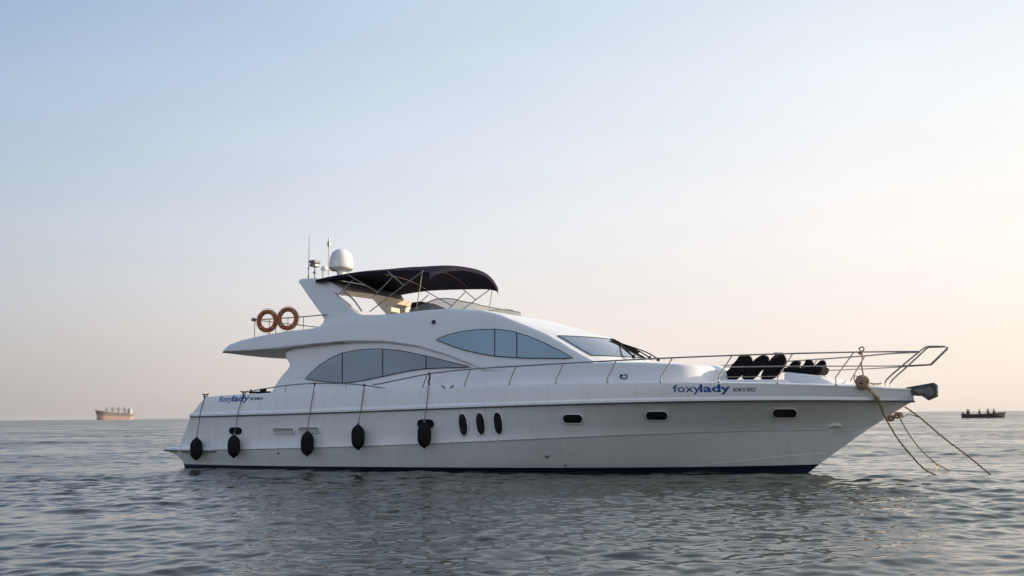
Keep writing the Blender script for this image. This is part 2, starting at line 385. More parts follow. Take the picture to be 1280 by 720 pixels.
# ------------------------------------------------------------------ the water
def make_water():
    fine = np.linspace(-R(41), R(41), 560)
    coarse = np.linspace(R(41), 2*math.pi-R(41), 60)[1:-1]
    ang = np.concatenate([fine, coarse]); nA = len(ang)
    rad = [1.0]
    while rad[-1] < 14000:
        r_ = rad[-1]
        rad.append(r_ + (max(.035, .0023*r_) if r_ < 120 else .0023*r_*min(25, (r_/120)**2.2)))
    rad = np.array(rad); nR = len(rad)
    A, Rr = np.meshgrid(ang, rad); A = A.astype(np.float32); Rr = Rr.astype(np.float32); X = np.sin(A)*Rr; Y = np.cos(A)*Rr
    dr = np.gradient(rad)[:, None]*np.ones_like(A)
    Z = np.zeros_like(X)
    N = 130
    lam = np.exp(rng.uniform(math.log(.17), math.log(5.5), N))
    main = R(96)                                    # travel direction (mostly towards / away from the viewer)
    th = main + rng.normal(0, R(34), N)
    ph = rng.uniform(0, 2*math.pi, N)
    # wind patches: calmer slicks and rougher cat's paws
    mod = np.zeros_like(X)
    for k in range(10):
        l_ = np.exp(rng.uniform(math.log(6), math.log(45))); a_ = R(90)+rng.normal(0, R(25)); p_ = rng.uniform(0, 6.28)
        mod += np.sin((X*math.cos(a_)*.45+Y*math.sin(a_))*2*math.pi/l_+p_)
    mod = np.clip(1 + .16*mod, .5, 1.6)
    for k in range(N):
        kk = 2*math.pi/lam[k]; s = .0195 if lam[k] < .9 else (.0145 if lam[k] < 2.2 else .0070)
        amp = s/kk
        fade = np.clip((lam[k]/dr-2.2)/2.5, 0, 1)
        m_ = int(np.searchsorted(-fade[:, 0], -1e-4)); m_ = max(m_, 1)
        x_, y_ = X[:m_], Y[:m_]
        arg = (kk*(x_*math.cos(th[k])+y_*math.sin(th[k]))+ph[k]).astype(np.float32)
        sn = np.sin(arg)                             # slightly peaked crests
        Z[:m_] += (amp*fade[:m_]*(sn + .18*(1-2*sn*sn))*(mod[:m_] if lam[k] < 2.5 else 1))
    nv = nR*nA
    co = np.zeros((nv+1, 3)); co[:nv, 0] = X.ravel(); co[:nv, 1] = Y.ravel(); co[:nv, 2] = Z.ravel()
    i = np.arange(nR-1)[:, None]*nA; j = np.arange(nA)[None, :]; j2 = (j+1) % nA
    q_ = np.stack([i+j, i+nA+j, i+nA+j2, i+j2], -1).reshape(-1, 4)
    tri = np.stack([np.full(nA, nv), np.arange(nA), (np.arange(nA)+1) % nA], -1)
    me = bpy.data.meshes.new('sea_water')
    me.vertices.add(nv+1); me.vertices.foreach_set('co', co.ravel().astype(np.float32))
    nl = q_.size+tri.size; me.loops.add(nl); me.loops.foreach_set('vertex_index', np.concatenate([q_.ravel(), tri.ravel()]).astype(np.int32))
    npoly = len(q_)+len(tri); me.polygons.add(npoly)
    ls = np.concatenate([np.arange(len(q_))*4, q_.size+np.arange(len(tri))*3]).astype(np.int32)
    me.polygons.foreach_set('loop_start', ls)
    me.update(calc_edges=True); me.validate()
    me.polygons.foreach_set('use_smooth', np.ones(len(me.polygons), dtype=bool))
    at = me.attributes.new('lod', 'FLOAT', 'POINT')
    lod = np.clip(np.log(Rr/16)/math.log(500/16), 0, 1).ravel()**.75; at.data.foreach_set('value', np.append(lod, 0).astype(np.float32))
    m, nt, b = nodes('sea_water'); L = nt.links; Nn = nt.nodes.new
    b.inputs['Base Color'].default_value = (.034, .038, .028, 1); b.inputs['Roughness'].default_value = .05
    b.inputs['IOR'].default_value = 1.33
    tc = Nn('ShaderNodeTexCoord')
    def nz(scale, sx, sy, det=3):
        mp = Nn('ShaderNodeMapping'); mp.inputs['Scale'].default_value = (sx, sy, 1); L.new(tc.outputs['Object'], mp.inputs[0])
        t = Nn('ShaderNodeTexNoise'); t.inputs['Scale'].default_value = scale; t.inputs['Detail'].default_value = det
        L.new(mp.outputs[0], t.inputs['Vector']); return t
    lodn = Nn('ShaderNodeAttribute'); lodn.attribute_name = 'lod'
    n1 = nz(5.5, .6, 1.0, 3); n2 = nz(.42, .50, 1.0, 6)
    b1 = Nn('ShaderNodeBump'); b1.inputs['Distance'].default_value = .010; b1.inputs['Strength'].default_value = .5
    L.new(n1.outputs[0], b1.inputs['Height'])
    b2 = Nn('ShaderNodeBump'); b2.inputs['Distance'].default_value = .55
    L.new(lodn.outputs['Fac'], b2.inputs['Strength']); L.new(n2.outputs[0], b2.inputs['Height']); L.new(b1.outputs[0], b2.inputs['Normal'])
    L.new(b2.outputs[0], b.inputs['Normal'])
    rr = Nn('ShaderNodeMapRange'); rr.inputs[3].default_value = .045; rr.inputs[4].default_value = .23
    n3 = nz(.10, .7, 1.0, 6); r3 = Nn('ShaderNodeMapRange'); r3.inputs[1].default_value = .36; r3.inputs[2].default_value = .64; r3.inputs[3].default_value = .35; r3.inputs[4].default_value = 1.75
    L.new(n3.outputs[0], r3.inputs[0]); L.new(lodn.outputs['Fac'], rr.inputs[0])
    m3 = Nn('ShaderNodeMath'); m3.operation = 'MULTIPLY'; L.new(rr.outputs[0], m3.inputs[0]); L.new(r3.outputs[0], m3.inputs[1])
    L.new(m3.outputs[0], b.inputs['Roughness'])
    m4 = Nn('ShaderNodeMath'); m4.operation = 'MULTIPLY'; L.new(lodn.outputs['Fac'], m4.inputs[0]); L.new(r3.outputs[0], m4.inputs[1]); m4.use_clamp = True
    L.new(m4.outputs[0], b2.inputs['Strength'])
    me.materials.append(m)
    o = bpy.data.objects.new('sea_water', me); COL.objects.link(o); setprops(o, kind='structure')
make_water()

# ------------------------------------------------------------------ yacht: hull lines
yacht = empty('yacht', T, 'large white motor yacht with navy canopy and tinted windows moored on calm sea', 'yacht')
def tab(xs, ys):
    xs = np.array(xs, float); ys = np.array(ys, float); d = np.diff(ys)/np.diff(xs); m_ = np.zeros(len(xs)); m_[0], m_[-1] = d[0], d[-1]
    m_[1:-1] = (d[:-1]+d[1:])/2
    def f(s):
        if s <= xs[0]: return float(ys[0])
        if s >= xs[-1]: return float(ys[-1])
        i = int(np.searchsorted(xs, s))-1; h = xs[i+1]-xs[i]; t = (s-xs[i])/h
        return float((1+2*t)*(1-t)**2*ys[i]+t*(1-t)**2*h*m_[i]+t*t*(3-2*t)*ys[i+1]+t*t*(t-1)*h*m_[i+1])
    return f
STEM = [(1010, 591.2), (1023.9, 581), (1054.6, 560), (1083, 539), (1111.7, 522.8), (1133.6, 508.5), (1142.5, 500)]
def stem_at_y(y):
    xs = [p[1] for p in STEM][::-1]; ys = [p[0] for p in STEM][::-1]; return float(np.interp(y, xs, ys))
BT = {
 'sheer': tab([0, .1, .35, .55, .68, .78, .86, .92, .96, .985, 1], [2.60, 2.70, 2.82, 2.79, 2.58, 2.20, 1.72, 1.20, .72, .36, .16]),
 'rub':   tab([0, .1, .35, .55, .68, .78, .86, .92, .96, .985, 1], [2.68, 2.77, 2.87, 2.83, 2.60, 2.17, 1.63, 1.06, .58, .26, .06]),
 'chine': tab([0, .1, .35, .55, .68, .78, .86, .92, .96, 1], [2.60, 2.68, 2.76, 2.62, 2.22, 1.70, 1.15, .68, .36, .04]),
 'boot':  tab([0, .1, .35, .55, .68, .78, .86, .92, .96, 1], [2.43, 2.50, 2.55, 2.34, 1.88, 1.38, .92, .54, .28, .03]),
 'wl':    tab([0, .1, .35, .55, .68, .78, .86, .92, .96, 1], [2.42, 2.48, 2.52, 2.26, 1.78, 1.28, .84, .49, .25, .03]),
}
TRACE = {
 'sheer': [(257, 496), (300, 493), (340, 491), (400, 488), (500, 483.5), (640, 480), (800, 478.2), (940, 478.2), (1060, 481), (1110, 483.5), (1139, 487)],
 'rub': [(238, 519.5), (325, 517.5), (440, 513.2), (552, 509), (640, 506.3), (740, 503), (880, 499.8), (1000, 498.8), (1080, 499.2), (1142.5, 500)],
 'chine': [(222, 562.5), (300, 561.5), (440, 557.8), (500, 555.7), (600, 551.5), (700, 547), (760, 544.2), (880, 539.8), (980, 537.5), (1084, 537)],
 'boot': [(230, 580.0), (420, 583.2), (600, 584.3), (760, 584.7), (900, 583), (1000, 580.8), (1023.9, 580.5)],
 'wl': None}
class Line: pass
LN = {}
for nm, tr in TRACE.items():
    l = Line(); l.b = BT[nm]
    if tr:
        l.u0 = bpt(tr[0][0], tr[0][1], l.b(0)).x; l.u1 = bpt(tr[-1][0], tr[-1][1], l.b(1)).x
        pp = [bpt(x, y, lambda u, z: l.b(min(1, max(0, (u-l.u0)/(l.u1-l.u0))))) for x, y in tr]
        ss = [(p.x-l.u0)/(l.u1-l.u0) for p in pp]; pc_ = np.polyfit(ss, [p.z for p in pp], 4); l.z = (lambda pc_: (lambda s: float(np.polyval(pc_, s))))(pc_)
    else:
        l.u0 = 0.02; l.u1 = LWL; l.z = lambda s: 0.0
    LN[nm] = l
ORDER = ['wl', 'boot', 'chine', 'rub', 'sheer']
def lut(f, n=1000):
    v_ = [f(i/n) for i in range(n+1)]; v_.append(v_[-1])
    def g_(s):
        x = min(1.0, max(0.0, s))*n; i = int(x); return v_[i]+(v_[i+1]-v_[i])*(x-i)
    return g_
for l in LN.values(): l.b = lut(l.b); l.z = lut(l.z)
for n_ in ORDER: print(n_, round(LN[n_].u0, 2), round(LN[n_].u1, 2), [round(LN[n_].z(s), 2) for s in (0, .25, .5, .75, 1)])
def lpt(nm, s):
    l = LN[nm]; return l.u0+s*(l.u1-l.u0), l.z(s), l.b(s)
def hull_su(u, z):
    s = min(1, max(0, u/20))
    for _ in range(12):
        L_ = [lpt(n_, s) for n_ in ORDER]
        i = 0
        while i < 3 and z > L_[i+1][1]: i += 1
        a, b_ = L_[i], L_[i+1]; t = (z-a[1])/max(1e-6, b_[1]-a[1]); t = max(-.3, min(1.0, t))
        uu = a[0]+(b_[0]-a[0])*t
        s = min(1, max(0, s+(u-uu)/21.5))
        if abs(u-uu) < 1e-4: break
    return s, i, t, a, b_
def hs(u, z):
    s, i, t, a, b_ = hull_su(u, z); return a[2]+(b_[2]-a[2])*t
def H(px, py): return bpt(px, py, hs)
def sheer_b(u): l = LN['sheer']; return l.b(min(1, max(0, (u-l.u0)/(l.u1-l.u0))))
def sheer_z(u): l = LN['sheer']; return l.z(min(1, max(0, (u-l.u0)/(l.u1-l.u0))))

def build_hull():
    bm = bmesh.new(); NS = 150; ss = [1-(1-k/NS)**1.25 for k in range(NS+1)]
    levels = []   # rows of (fun(s)->(u,z,b)), material of the band above the row
    def mk(nm, t, nm2=None, db=0, dz=0):
        def f(s):
            a = lpt(nm, s)
            if nm2: c = lpt(nm2, s); a = tuple(x+(y-x)*t for x, y in zip(a, c))
            k = min(1, (1-s)*14)
            return (a[0], a[1]+dz, max(.02, a[2]+db*k))
        return f
    rows = []
    rows.append((lambda s: (lpt('wl', s)[0]*.985, -.75, max(.01, lpt('wl', s)[2]*.55)), 1))
    rows.append((lambda s: (lpt('wl', s)[0]*.993, -.35, max(.015, lpt('wl', s)[2]*.85)), 1))
    rows.append((mk('wl', 0), 1)); rows.append((mk('boot', 0), 0))
    for k in (.25, .5, .75): rows.append((mk('boot', k, 'chine'), 0))
    rows.append((mk('chine', 0, db=-.012, dz=-.01), 0)); rows.append((mk('chine', 0, db=.028), 0))
    for k in (.12, .3, .5, .7, .88): rows.append((mk('chine', k, 'rub', db=-.03*math.sin(k*math.pi)), 0))
    rows.append((mk('rub', 0, db=-.005, dz=-.035), 0)); rows.append((mk('rub', 0, db=.045, dz=-.02), 0)); rows.append((mk('rub', 0, db=.045, dz=.03), 0))
    for k in (.16, .4, .65, .85): rows.append((mk('rub', k, 'sheer', db=.012*math.sin(k*math.pi)), 0))
    rows.append((mk('sheer', 0, db=.0, dz=-.03), 0)); rows.append((mk('sheer', 0, db=-.01, dz=-.008), 0)); rows.append((mk('sheer', 0, db=-.04), 0))
    G = {}
    for side in (-1, 1):
        for ri, (f, _) in enumerate(rows):
            for si, s in enumerate(ss):
                u, z, b_ = f(s); G[side, ri, si] = bm.verts.new((u, side*b_, z))
        for ri in range(len(rows)-1):
            for si in range(NS):
                q_ = [G[side, ri, si], G[side, ri, si+1], G[side, ri+1, si+1], G[side, ri+1, si]]
                fc = bm.faces.new(q_ if side < 0 else q_[::-1]); fc.material_index = rows[ri][1]
    for ri in range(len(rows)-1):       # transom and stem
        fc = bm.faces.new([G[1, ri, 0], G[-1, ri, 0], G[-1, ri+1, 0], G[1, ri+1, 0]]); fc.material_index = rows[ri][1]
        fc = bm.faces.new([G[-1, ri, NS], G[1, ri, NS], G[1, ri+1, NS], G[-1, ri+1, NS]]); fc.material_index = rows[ri][1]
    obj('hull', bm, [M['hullwhite'], M['navy']], yacht, angle=30)
    # deck
    bm = bmesh.new(); prev = None
    for s in ss:
        u, z, b_ = lpt('sheer', s); cur = []
        for k in range(9):
            t = -1+k/4; cur.append(bm.verts.new((u, t*(b_-.04), z-.004+.06*(1-t*t)*min(1, b_))))
        if prev:
            for k in range(8): bm.faces.new((prev[k], cur[k], cur[k+1], prev[k+1]))
        prev = cur
    obj('deck', bm, M['white'], yacht)
    # rub rail strip also standing in for shade under the ledge; chine line
    bm = bmesh.new()
    for side in (-1, 1):
        P = []
        for s in np.linspace(0, 1, 90):
            u, z, b_ = lpt('rub', s); k = min(1, (1-s)*14); P.append((u, side*(b_+.004*k), z-.035))
        tube(bm, P, .026, 6)
    obj('rub_rail', bm, M['rub'], yacht)
    bm = bmesh.new()
    for side in (-1, 1):
        P = []
        for s in np.linspace(.0, .985, 90):
            u, z, b_ = lpt('chine', s); P.append((u, side*(b_+.004), z-.008))
        tube(bm, P, .009, 5)
        P = [H(x, y) for x, y in ((862, 583.2), (910, 578), (960, 572.5), (1000, 569), (1030, 566.5))]
        tube(bm, [(p.x, side*(-p.y-.004), p.z) for p in catmull(P, 4)], .012, 5)
    obj('spray_rail', bm, M['hullwhite'], yacht)
build_hull()

def surf_ring(cx, cy, rx, ry, tilt, pw, n=40, k=1.0):
    out = []
    for i in range(n):
        a = 2*math.pi*(i+.5)/n; c, s = math.cos(a), math.sin(a)
        if pw == .5:
            x = ry*c+(rx-ry)*(1 if c > 0 else -1); y = ry*s
            out.append((cx+x*math.cos(tilt)-y*math.sin(tilt), cy+x*math.sin(tilt)+y*math.cos(tilt))); continue
        x = rx*k*math.copysign(abs(c)**pw, c); y = ry*k*math.copysign(abs(s)**pw, s)
        out.append((cx+x*math.cos(tilt)-y*math.sin(tilt), cy+x*math.sin(tilt)+y*math.cos(tilt)))
    return out
def porthole(cx, cy, rx, ry, tilt=0, pw=.62, rim=1.6, gl='port', frame='hullwhite', fname='porthole', aslist=False):
    inner = [H(x, y) for x, y in surf_ring(cx, cy, rx, ry, tilt, pw)]
    outer = [H(x, y) for x, y in surf_ring(cx, cy+.3, rx+rim, ry+rim, tilt, pw)]
    mid = [H(x, y) for x, y in surf_ring(cx, cy, rx+rim*.35, ry+rim*.35, tilt, pw)]
    bm = bmesh.new(); patch(bm, [(p.x, p.z) for p in inner], hs, .003, grid=.15, step=0)
    g = obj(fname, bm, M[gl], yacht)
    bm = bmesh.new(); n = len(inner); rings = []
    for P, d in ((inner, .001), (inner, .018), (mid, .024), (outer, -.004)):
        rings.append([bm.verts.new((p.x, -(hs(p.x, p.z)+d), p.z)) for p in P])
    for A, B in zip(rings, rings[1:]):
        for i in range(n): bm.faces.new((A[i], A[(i+1) % n], B[(i+1) % n], B[i]))
    bmesh.ops.recalc_face_normals(bm, faces=bm.faces)
    obj('rim', bm, M[frame], g, angle=60)
    return g
for cx, cy, rx in ((716, 523.8, 12.2), (821, 520, 13.6), (981, 516.9, 15)): porthole(cx, cy, rx, 5.2, pw=.5)
for cx, cy in ((579, 531), (600.8, 530), (622.8, 529.2)): porthole(cx, cy, 5.2, 13.5, R(-7), .85, rim=1.2)
porthole(294.2, 538.3, 7.0, 3.8, 0, .5, rim=.8, gl='frame', frame='frame')
porthole(531.8, 529.5, 9.5, 4.6, 0, .5, rim=1.0, gl='frame', frame='frame')
M['vent'] = mat('pale_vent_plastic', (.50, .48, .43), .5, var=.05)
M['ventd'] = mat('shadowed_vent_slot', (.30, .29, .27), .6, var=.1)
for cx, cy, rx in ((354.5, 538.7, 13), (386.5, 537.6, 13)):
    g = porthole(cx, cy, rx, 3.0, 0, .3, rim=.9, gl='vent', fname='hull_vent')
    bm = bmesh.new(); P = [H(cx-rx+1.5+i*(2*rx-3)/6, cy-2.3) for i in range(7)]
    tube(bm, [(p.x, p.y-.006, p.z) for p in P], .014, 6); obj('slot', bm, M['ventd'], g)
for (px, py, rr) in ((684, 571, 3.0), (707, 582, 1.4), (348, 566.5, 1.4)):   # skin fittings
    p = H(px, py); bm = bmesh.new(); g = patch(bm, [(q_.x, q_.z) for q_ in [H(x, y) for x, y in surf_ring(px, py, rr, min(rr, 1.6), 0, 1, n=16)]], hs, .012, grid=0, step=0)
    obj('drain_fitting', bm, M['grey'], yacht)
bm = bmesh.new(); P = [H(x, y) for x, y in ((1036, 534.5), (1041, 531.5), (1050, 532), (1051, 534))]
tube(bm, [(p.x, p.y-.02, p.z) for p in catmull(P, 4)], .03, 8); obj('anchor_chock', bm, M['dome'], yacht)

# swim platform
bm = bmesh.new()
uA = bpt(205, 561.5, 2.3).x; zA = bpt(240, 562.3, 2.6).z
pl = []
for u in np.linspace(uA, 1.55, 26):
    w = 2.5 if u < .1 else hs(max(u, .1), zA)+.13*max(0, 1-(u/1.55)**2)
    if u < uA+.35: w -= .35*(1-math.sqrt(max(0, 1-((uA+.35-u)/.35)**2)))
    if u < .6: w = min(w, 2.72); w = max(w, 2.1)
    pl.append((u, w))
rings = []
for dz, di in ((-.07, .06), (-.05, 0), (.03, 0), (.05, .03)):
    rings.append([bm.verts.new((u, -(w-di), zA+dz)) for u, w in pl]+[bm.verts.new((u, w-di, zA+dz)) for u, w in pl[::-1]])
n = len(rings[0])
for A, B in zip(rings, rings[1:]):
    for i in range(n): bm.faces.new((A[i], A[(i+1) % n], B[(i+1) % n], B[i]))
bm.faces.new(rings[0][::-1]); bm.faces.new(rings[-1])
sp = obj('swim_platform', bm, M['hullwhite'], yacht)
bm = bmesh.new(); tube(bm, [(u, -(w+.004), zA-.03) for u, w in pl], .022, 6); obj('platform_shade_line', bm, M['rub'], sp)  # dark tube standing in for the shadow line at the platform edge
bm = bmesh.new()
slab(bm, [uz(x, y, 2.35) for x, y in ((209, 563.5), (238, 564.5), (236, 578), (229, 578), (221, 569))] if False else [(bpt(x, y, 2.35).x, bpt(x, y, 2.35).z) for x, y in ((210, 563.5), (240, 564.5), (238, 578), (229.5, 578), (220, 568.5))], lambda u, z: 2.38, r=.06, grid=.3, rows=7)
obj('stern_bracket', bm, M['hullwhite'], sp)
# ------------------------------------------------------------------ superstructure
def plan(u):
    return max(.3, min(2.32, sheer_b(u)-.42))
def sL(u, z): return max(.2, plan(u)-.10*(z-2.3))
def sU(u, z):
    pr = float(np.interp(u, [0, 5, 9, 12, 15], [.26, .20, .07, .03, .02]))
    return max(.2, plan(u)+pr-.13*(z-2.6)*(1 if z > 2.6 else .6))
def uz(px, py, bf): p = bpt(px, py, bf); return (p.x, p.z)
def smooth2(pts, n=5): return [(p[0], p[1]) for p in catmull([(a, b, 0) for a, b in pts], n)]
# lower saloon house
aft = smooth2([uz(x, y, sL) for x, y in ((337, 493), (343, 482), (351, 470), (359, 461), (361, 455), (357, 447.5), (356, 441))], 5)
top = [uz(x, y, sL) for x, y in ((380, 424), (460, 419), (540, 425), (600, 445), (660, 458))]
bot = [uz(x, y, sL) for x, y in ((660, 486), (500, 490))]
bm = bmesh.new(); slab(bm, aft+top+bot, sL, r=.06, grid=.3)
saloon = obj('deckhouse', bm, M['white'], yacht)
# upper house / flybridge moulding
pu_top = [uz(x, y, sU) for x, y in ((276, 441), (279, 436), (285, 430.5), (300, 425), (325, 419.3), (352, 414.5), (390, 410), (425, 400), (445, 393.5), (470, 393.3), (490, 391.8), (530, 387.2), (560, 385.3), (600, 387.2), (625, 393), (643, 400.5), (662, 408), (683, 416.8), (700, 426.5), (720, 438.5), (744, 452))]
pu_bot = [uz(x, y, sU) for x, y in ((741, 462), (700, 466), (650, 468), (606, 464), (590, 457.5), (560, 445.5), (520, 433.5), (480, 428), (440, 427.6), (400, 430.4), (340, 437), (300, 440.3))]
U_AFT, U_F = pu_top[0][0], pu_top[-1][0]
uS0 = uz(600, 387, sU)[0]; uS1 = uz(683, 416.8, sU)[0]
uc0, uc1 = uz(462, 392, sU)[0], uz(585, 386, sU)[0]
ZB = pu_top[-1][1]
def offU(u, z, nu, nz, t):
    du = dz = 0
    if nz > .2 and u > uc1-.05:                        # brow, roof and raked windscreen wrap round in plan
        k = min(1, max(0, (u-uc1)/(uS1-uc1)))
        du += .82*k*(1-t*t)**.8
        dz += .0*k*(1-t*t)*min(1, max(0, (U_F-u)/(U_F-uS1)))
    if u < U_AFT+.6 and abs(nu) > .2: du -= .22*(1-t*t)
    if nz > .6 and uc0 < u < uc1 and abs(t) < .9: dz -= .55
    if nz < -.3 and z > 2.6 and u < 4: dz -= .06*(1-t*t)
    return du, dz
bm = bmesh.new(); slab(bm, pu_top+pu_bot, sU, r=.09, grid=.3, off=offU,
    tpos=[-.97, -.91, -.89, -.8, -.7, -.6, -.5, -.4, -.3, -.2, -.1, 0, .1, .2, .3, .4, .5, .6, .7, .8, .89, .91, .97])
bm.normal_update()
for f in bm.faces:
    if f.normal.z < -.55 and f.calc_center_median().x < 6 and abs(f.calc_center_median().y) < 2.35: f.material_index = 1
upper = obj('flybridge_moulding', bm, [M['white'], M['soffit_bounce']], yacht)
print('house z', [round(p[1], 2) for p in pu_top], 'u', round(U_AFT, 2), round(U_F, 2), [round(p[0], 2) for p in pu_top])

def window(outline, mull, bf, glass, fname):
    o2 = [uz(x, y, bf) for x, y in outline]
    for side in (-1, 1):
        bm = bmesh.new(); patch(bm, o2, bf, .030, grid=.15, side=side)
        g = obj(fname, bm, M[glass], yacht)
        bm = bmesh.new(); line_on(bm, o2, bf, .020, .10, side, closed=True)
        for a, b_ in mull: line_on(bm, [uz(a[0], a[1], bf), uz(b_[0], b_[1], bf)], bf, .026, .11, side)
        obj('window_seal', bm, M['frame'], g)
window([(382, 473.5), (390, 465.5), (400, 456.5), (414, 447.5), (428, 441.3), (450, 437), (475, 436), (500, 438), (525, 443), (545, 447.7), (560, 451.5), (589, 458.8), (575, 459.5), (556, 459.8), (533, 460.8), (515, 463), (497, 466.5), (479, 470.5), (455, 475.5), (440, 477.8), (428, 478.7), (405, 477)],
       [((428.6, 441.5), (428.6, 478.5)), ((479, 436.5), (479, 470)), ((533.3, 445), (533.3, 460.5))], sL, 'glassL', 'side_window')
window([(545, 424.3), (560, 418.6), (580, 413.9), (600, 411.9), (620, 411.5), (640, 413.9), (660, 419.8), (680, 428.3), (700, 438), (717, 447.3), (700, 447.9), (660, 447.6), (640, 446.8), (618, 444.8), (600, 441.8), (580, 437.2), (562, 431)],
       [((619, 412), (619, 444.5)), ((646.6, 416), (646.6, 447))], sU, 'glass', 'side_window')

# windscreen: sheet over the wrapped front
scr = resample([uz(x, y, sU) for x, y in ((684, 417.3), (688, 419.8), (700, 426.5), (720, 438.5), (731, 444.8))], .08, closed=False)
NT = 40
def scr_pt(i, t, d):
    u, z = scr[i]; a = scr[max(0, i-1)]; b_ = scr[min(len(scr)-1, i+1)]
    e = Vector((b_[0]-a[0], b_[1]-a[1])).normalized(); nu, nz = -e.y, e.x
    if nz < 0: nu, nz = -nu, -nz
    du, dz = offU(u, z, nu, nz, t); bb = sU(u, z)-.09
    return Vector((u+du+nu*d, t*bb, z+dz+nz*d))
bm = bmesh.new(); prev = None; t0 = .955
for i in range(1, len(scr)):
    cur = [bm.verts.new(scr_pt(i, -t0+2*t0*k/NT, .014)) for k in range(NT+1)]
    if prev:
        for k in range(NT): bm.faces.new((prev[k], prev[k+1], cur[k+1], cur[k]))
    prev = cur
bmesh.ops.recalc_face_normals(bm, faces=bm.faces)
ws = obj('windscreen', bm, M['screen'], yacht)
bm = bmesh.new()
for t in (0.0,): tube(bm, [scr_pt(i, t, .02) for i in range(1, len(scr))], .025, 6)
tube(bm, [scr_pt(1, -t0+2*t0*k/NT, .018) for k in range(NT+1)], .008, 6); tube(bm, [scr_pt(len(scr)-1, -t0+2*t0*k/NT, .018) for k in range(NT+1)], .008, 6)
for t in (-t0, t0): tube(bm, [scr_pt(i, t, .018) for i in range(1, len(scr))], .008, 6)
obj('screen_seal', bm, M['frame'], ws)
nS = len(scr)-1
for t_base, t_tip in ((-.50, -.10), (-.12, -.05), (.25, .0)):
    bm = bmesh.new()
    p0 = scr_pt(nS, t_base, .05)+Vector((.22, 0, -.04)); p1 = scr_pt(nS-2, t_base*.8+t_tip*.2, .14); p2 = scr_pt(max(2, nS-9), t_tip, .06)
    P = catmull([p0, p1, p2], 6); tube(bm, P, .018, 6)
    tube(bm, [x+Vector((0, .05, 0)) for x in P], .012, 6)
    a = scr_pt(max(1, nS-13), t_tip-.02, .04); c = scr_pt(nS-3, t_tip+.10, .04)
    tube(bm, [a+(c-a)*k/8+Vector((0, 0, .01)) for k in range(9)], .022, 6)
    lathe(bm, [(.045, -.05), (.045, .03), (.02, .05)], p0, 12)
    obj('wiper', bm, M['frame'], ws)

# forward trunk cabin
uT1 = bpt(890, 459, 1.7).x
def sT(u, z):
    b_ = max(.2, min(2.40, sheer_b(u)-.36))
    if u > uT1-.9: b_ *= math.sqrt(max(.12, 1-((u-(uT1-.9))/1.0)**2))
    return b_-.12*(z-2.3)
tp = [uz(x, y, sT) for x, y in ((545, 476), (570, 469), (600, 464.5), (645, 460), (704, 456.2), (744, 453.2), (772, 452.6), (805, 453), (850, 455), (872, 456.5), (886, 458))]
ue = tp[-1][0]
tb = [(ue+.10, tp[-1][1]-.06), (ue+.22, tp[-1][1]-.22), (ue+.26, 2.0), (tp[0][0], 1.9)]
bm = bmesh.new(); slab(bm, tp+tb, sT, r=.07, grid=.3, off=lambda u, z, nu, nz, t: ((.10*(1-t*t) if nu > .5 else 0), (.07*(1-t*t) if nz > .3 else 0)))
obj('trunk_cabin', bm, M['white'], yacht)
# foredeck sun pad plinth and raised forward locker
def sP(u, z): return max(.25, min(1.25, sheer_b(u)-.5))
zp = uz(950, 474.5, .9)[1]
pp_ = [uz(900, 474.5, sP), uz(985, 474.5, sP), (uz(985, 474.5, sP)[0], zp-.3), (uz(900, 474.5, sP)[0], zp-.3)]
bm = bmesh.new(); slab(bm, pp_, sP, r=.03, grid=.4); obj('sun_pad_plinth', bm, M['white'], yacht)
def sQ(u, z): return max(.2, min(.95, sheer_b(u)-.42))
pq = [uz(978, 464.5, sQ), uz(984, 464.8, sQ), uz(1000, 467), uz(1024, 470, sQ)] if False else [uz(980, 465.5, sQ), uz(1000, 467.5, sQ), uz(1022, 470, sQ), uz(1036, 475, sQ), uz(1046, 481, sQ), uz(1046, 488, sQ), uz(980, 488, sQ)]
bm = bmesh.new(); slab(bm, pq, sQ, r=.06, grid=.3, off=lambda u, z, nu, nz, t: (.25*(1-t*t) if nu > .4 else 0, .04*(1-t*t) if nz > .3 else 0))
obj('foredeck_locker', bm, M['white'], yacht)

# ------------------------------------------------------------------ radar arch
def sA(u, z): return 2.22-.12*(z-3.4)
leg = [uz(x, y, sA) for x, y in ((372.5, 352), (374.5, 349), (380, 348), (396, 347.2), (401, 352), (416, 366), (432, 379), (447, 391.5), (462, 397), (462, 412), (398, 414), (385, 413), (396, 409.5), (402.5, 404.5), (404.5, 399), (401, 392.5), (392, 380), (382, 366))]
for side in (-1, 1):
    bm = bmesh.new()
    poly = resample(leg if area2(leg) > 0 else leg[::-1], .12); inn = inset(poly, .03)
    pts, faces, idx = cdt(inn, .3); n = len(poly)
    A = [bm.verts.new((p.x, side*sA(p.x, p.y), p.y)) for p in pts]
    B = [bm.verts.new((p.x, side*(sA(p.x, p.y)-.22), p.y)) for p in pts]
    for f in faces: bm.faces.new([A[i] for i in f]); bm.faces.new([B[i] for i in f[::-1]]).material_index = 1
    A2 = [bm.verts.new((p[0], side*(sA(*p)-.03), p[1])) for p in poly]; B2 = [bm.verts.new((p[0], side*(sA(*p)-.19), p[1])) for p in poly]
    Ar = [A[idx[i]] for i in range(n)]; Br = [B[idx[i]] for i in range(n)]
    for P, Q in ((Ar, A2), (A2, B2), (B2, Br)):
        for i in range(n):
            try: bm.faces.new((P[i], P[(i+1) % n], Q[(i+1) % n], Q[i]))
            except ValueError: pass
    bmesh.ops.recalc_face_normals(bm, faces=bm.faces)
    if side < 0: arch = obj('radar_arch', bm, [M['white'], M['arch_inner']], yacht)
    else: obj('arch_leg', bm, [M['white'], M['arch_inner']], arch)
cb = [uz(x, y, sA) for x, y in ((375, 350.5), (378, 348.2), (398, 347.5), (412, 352), (428, 363), (424, 369), (404, 360), (386, 359))]
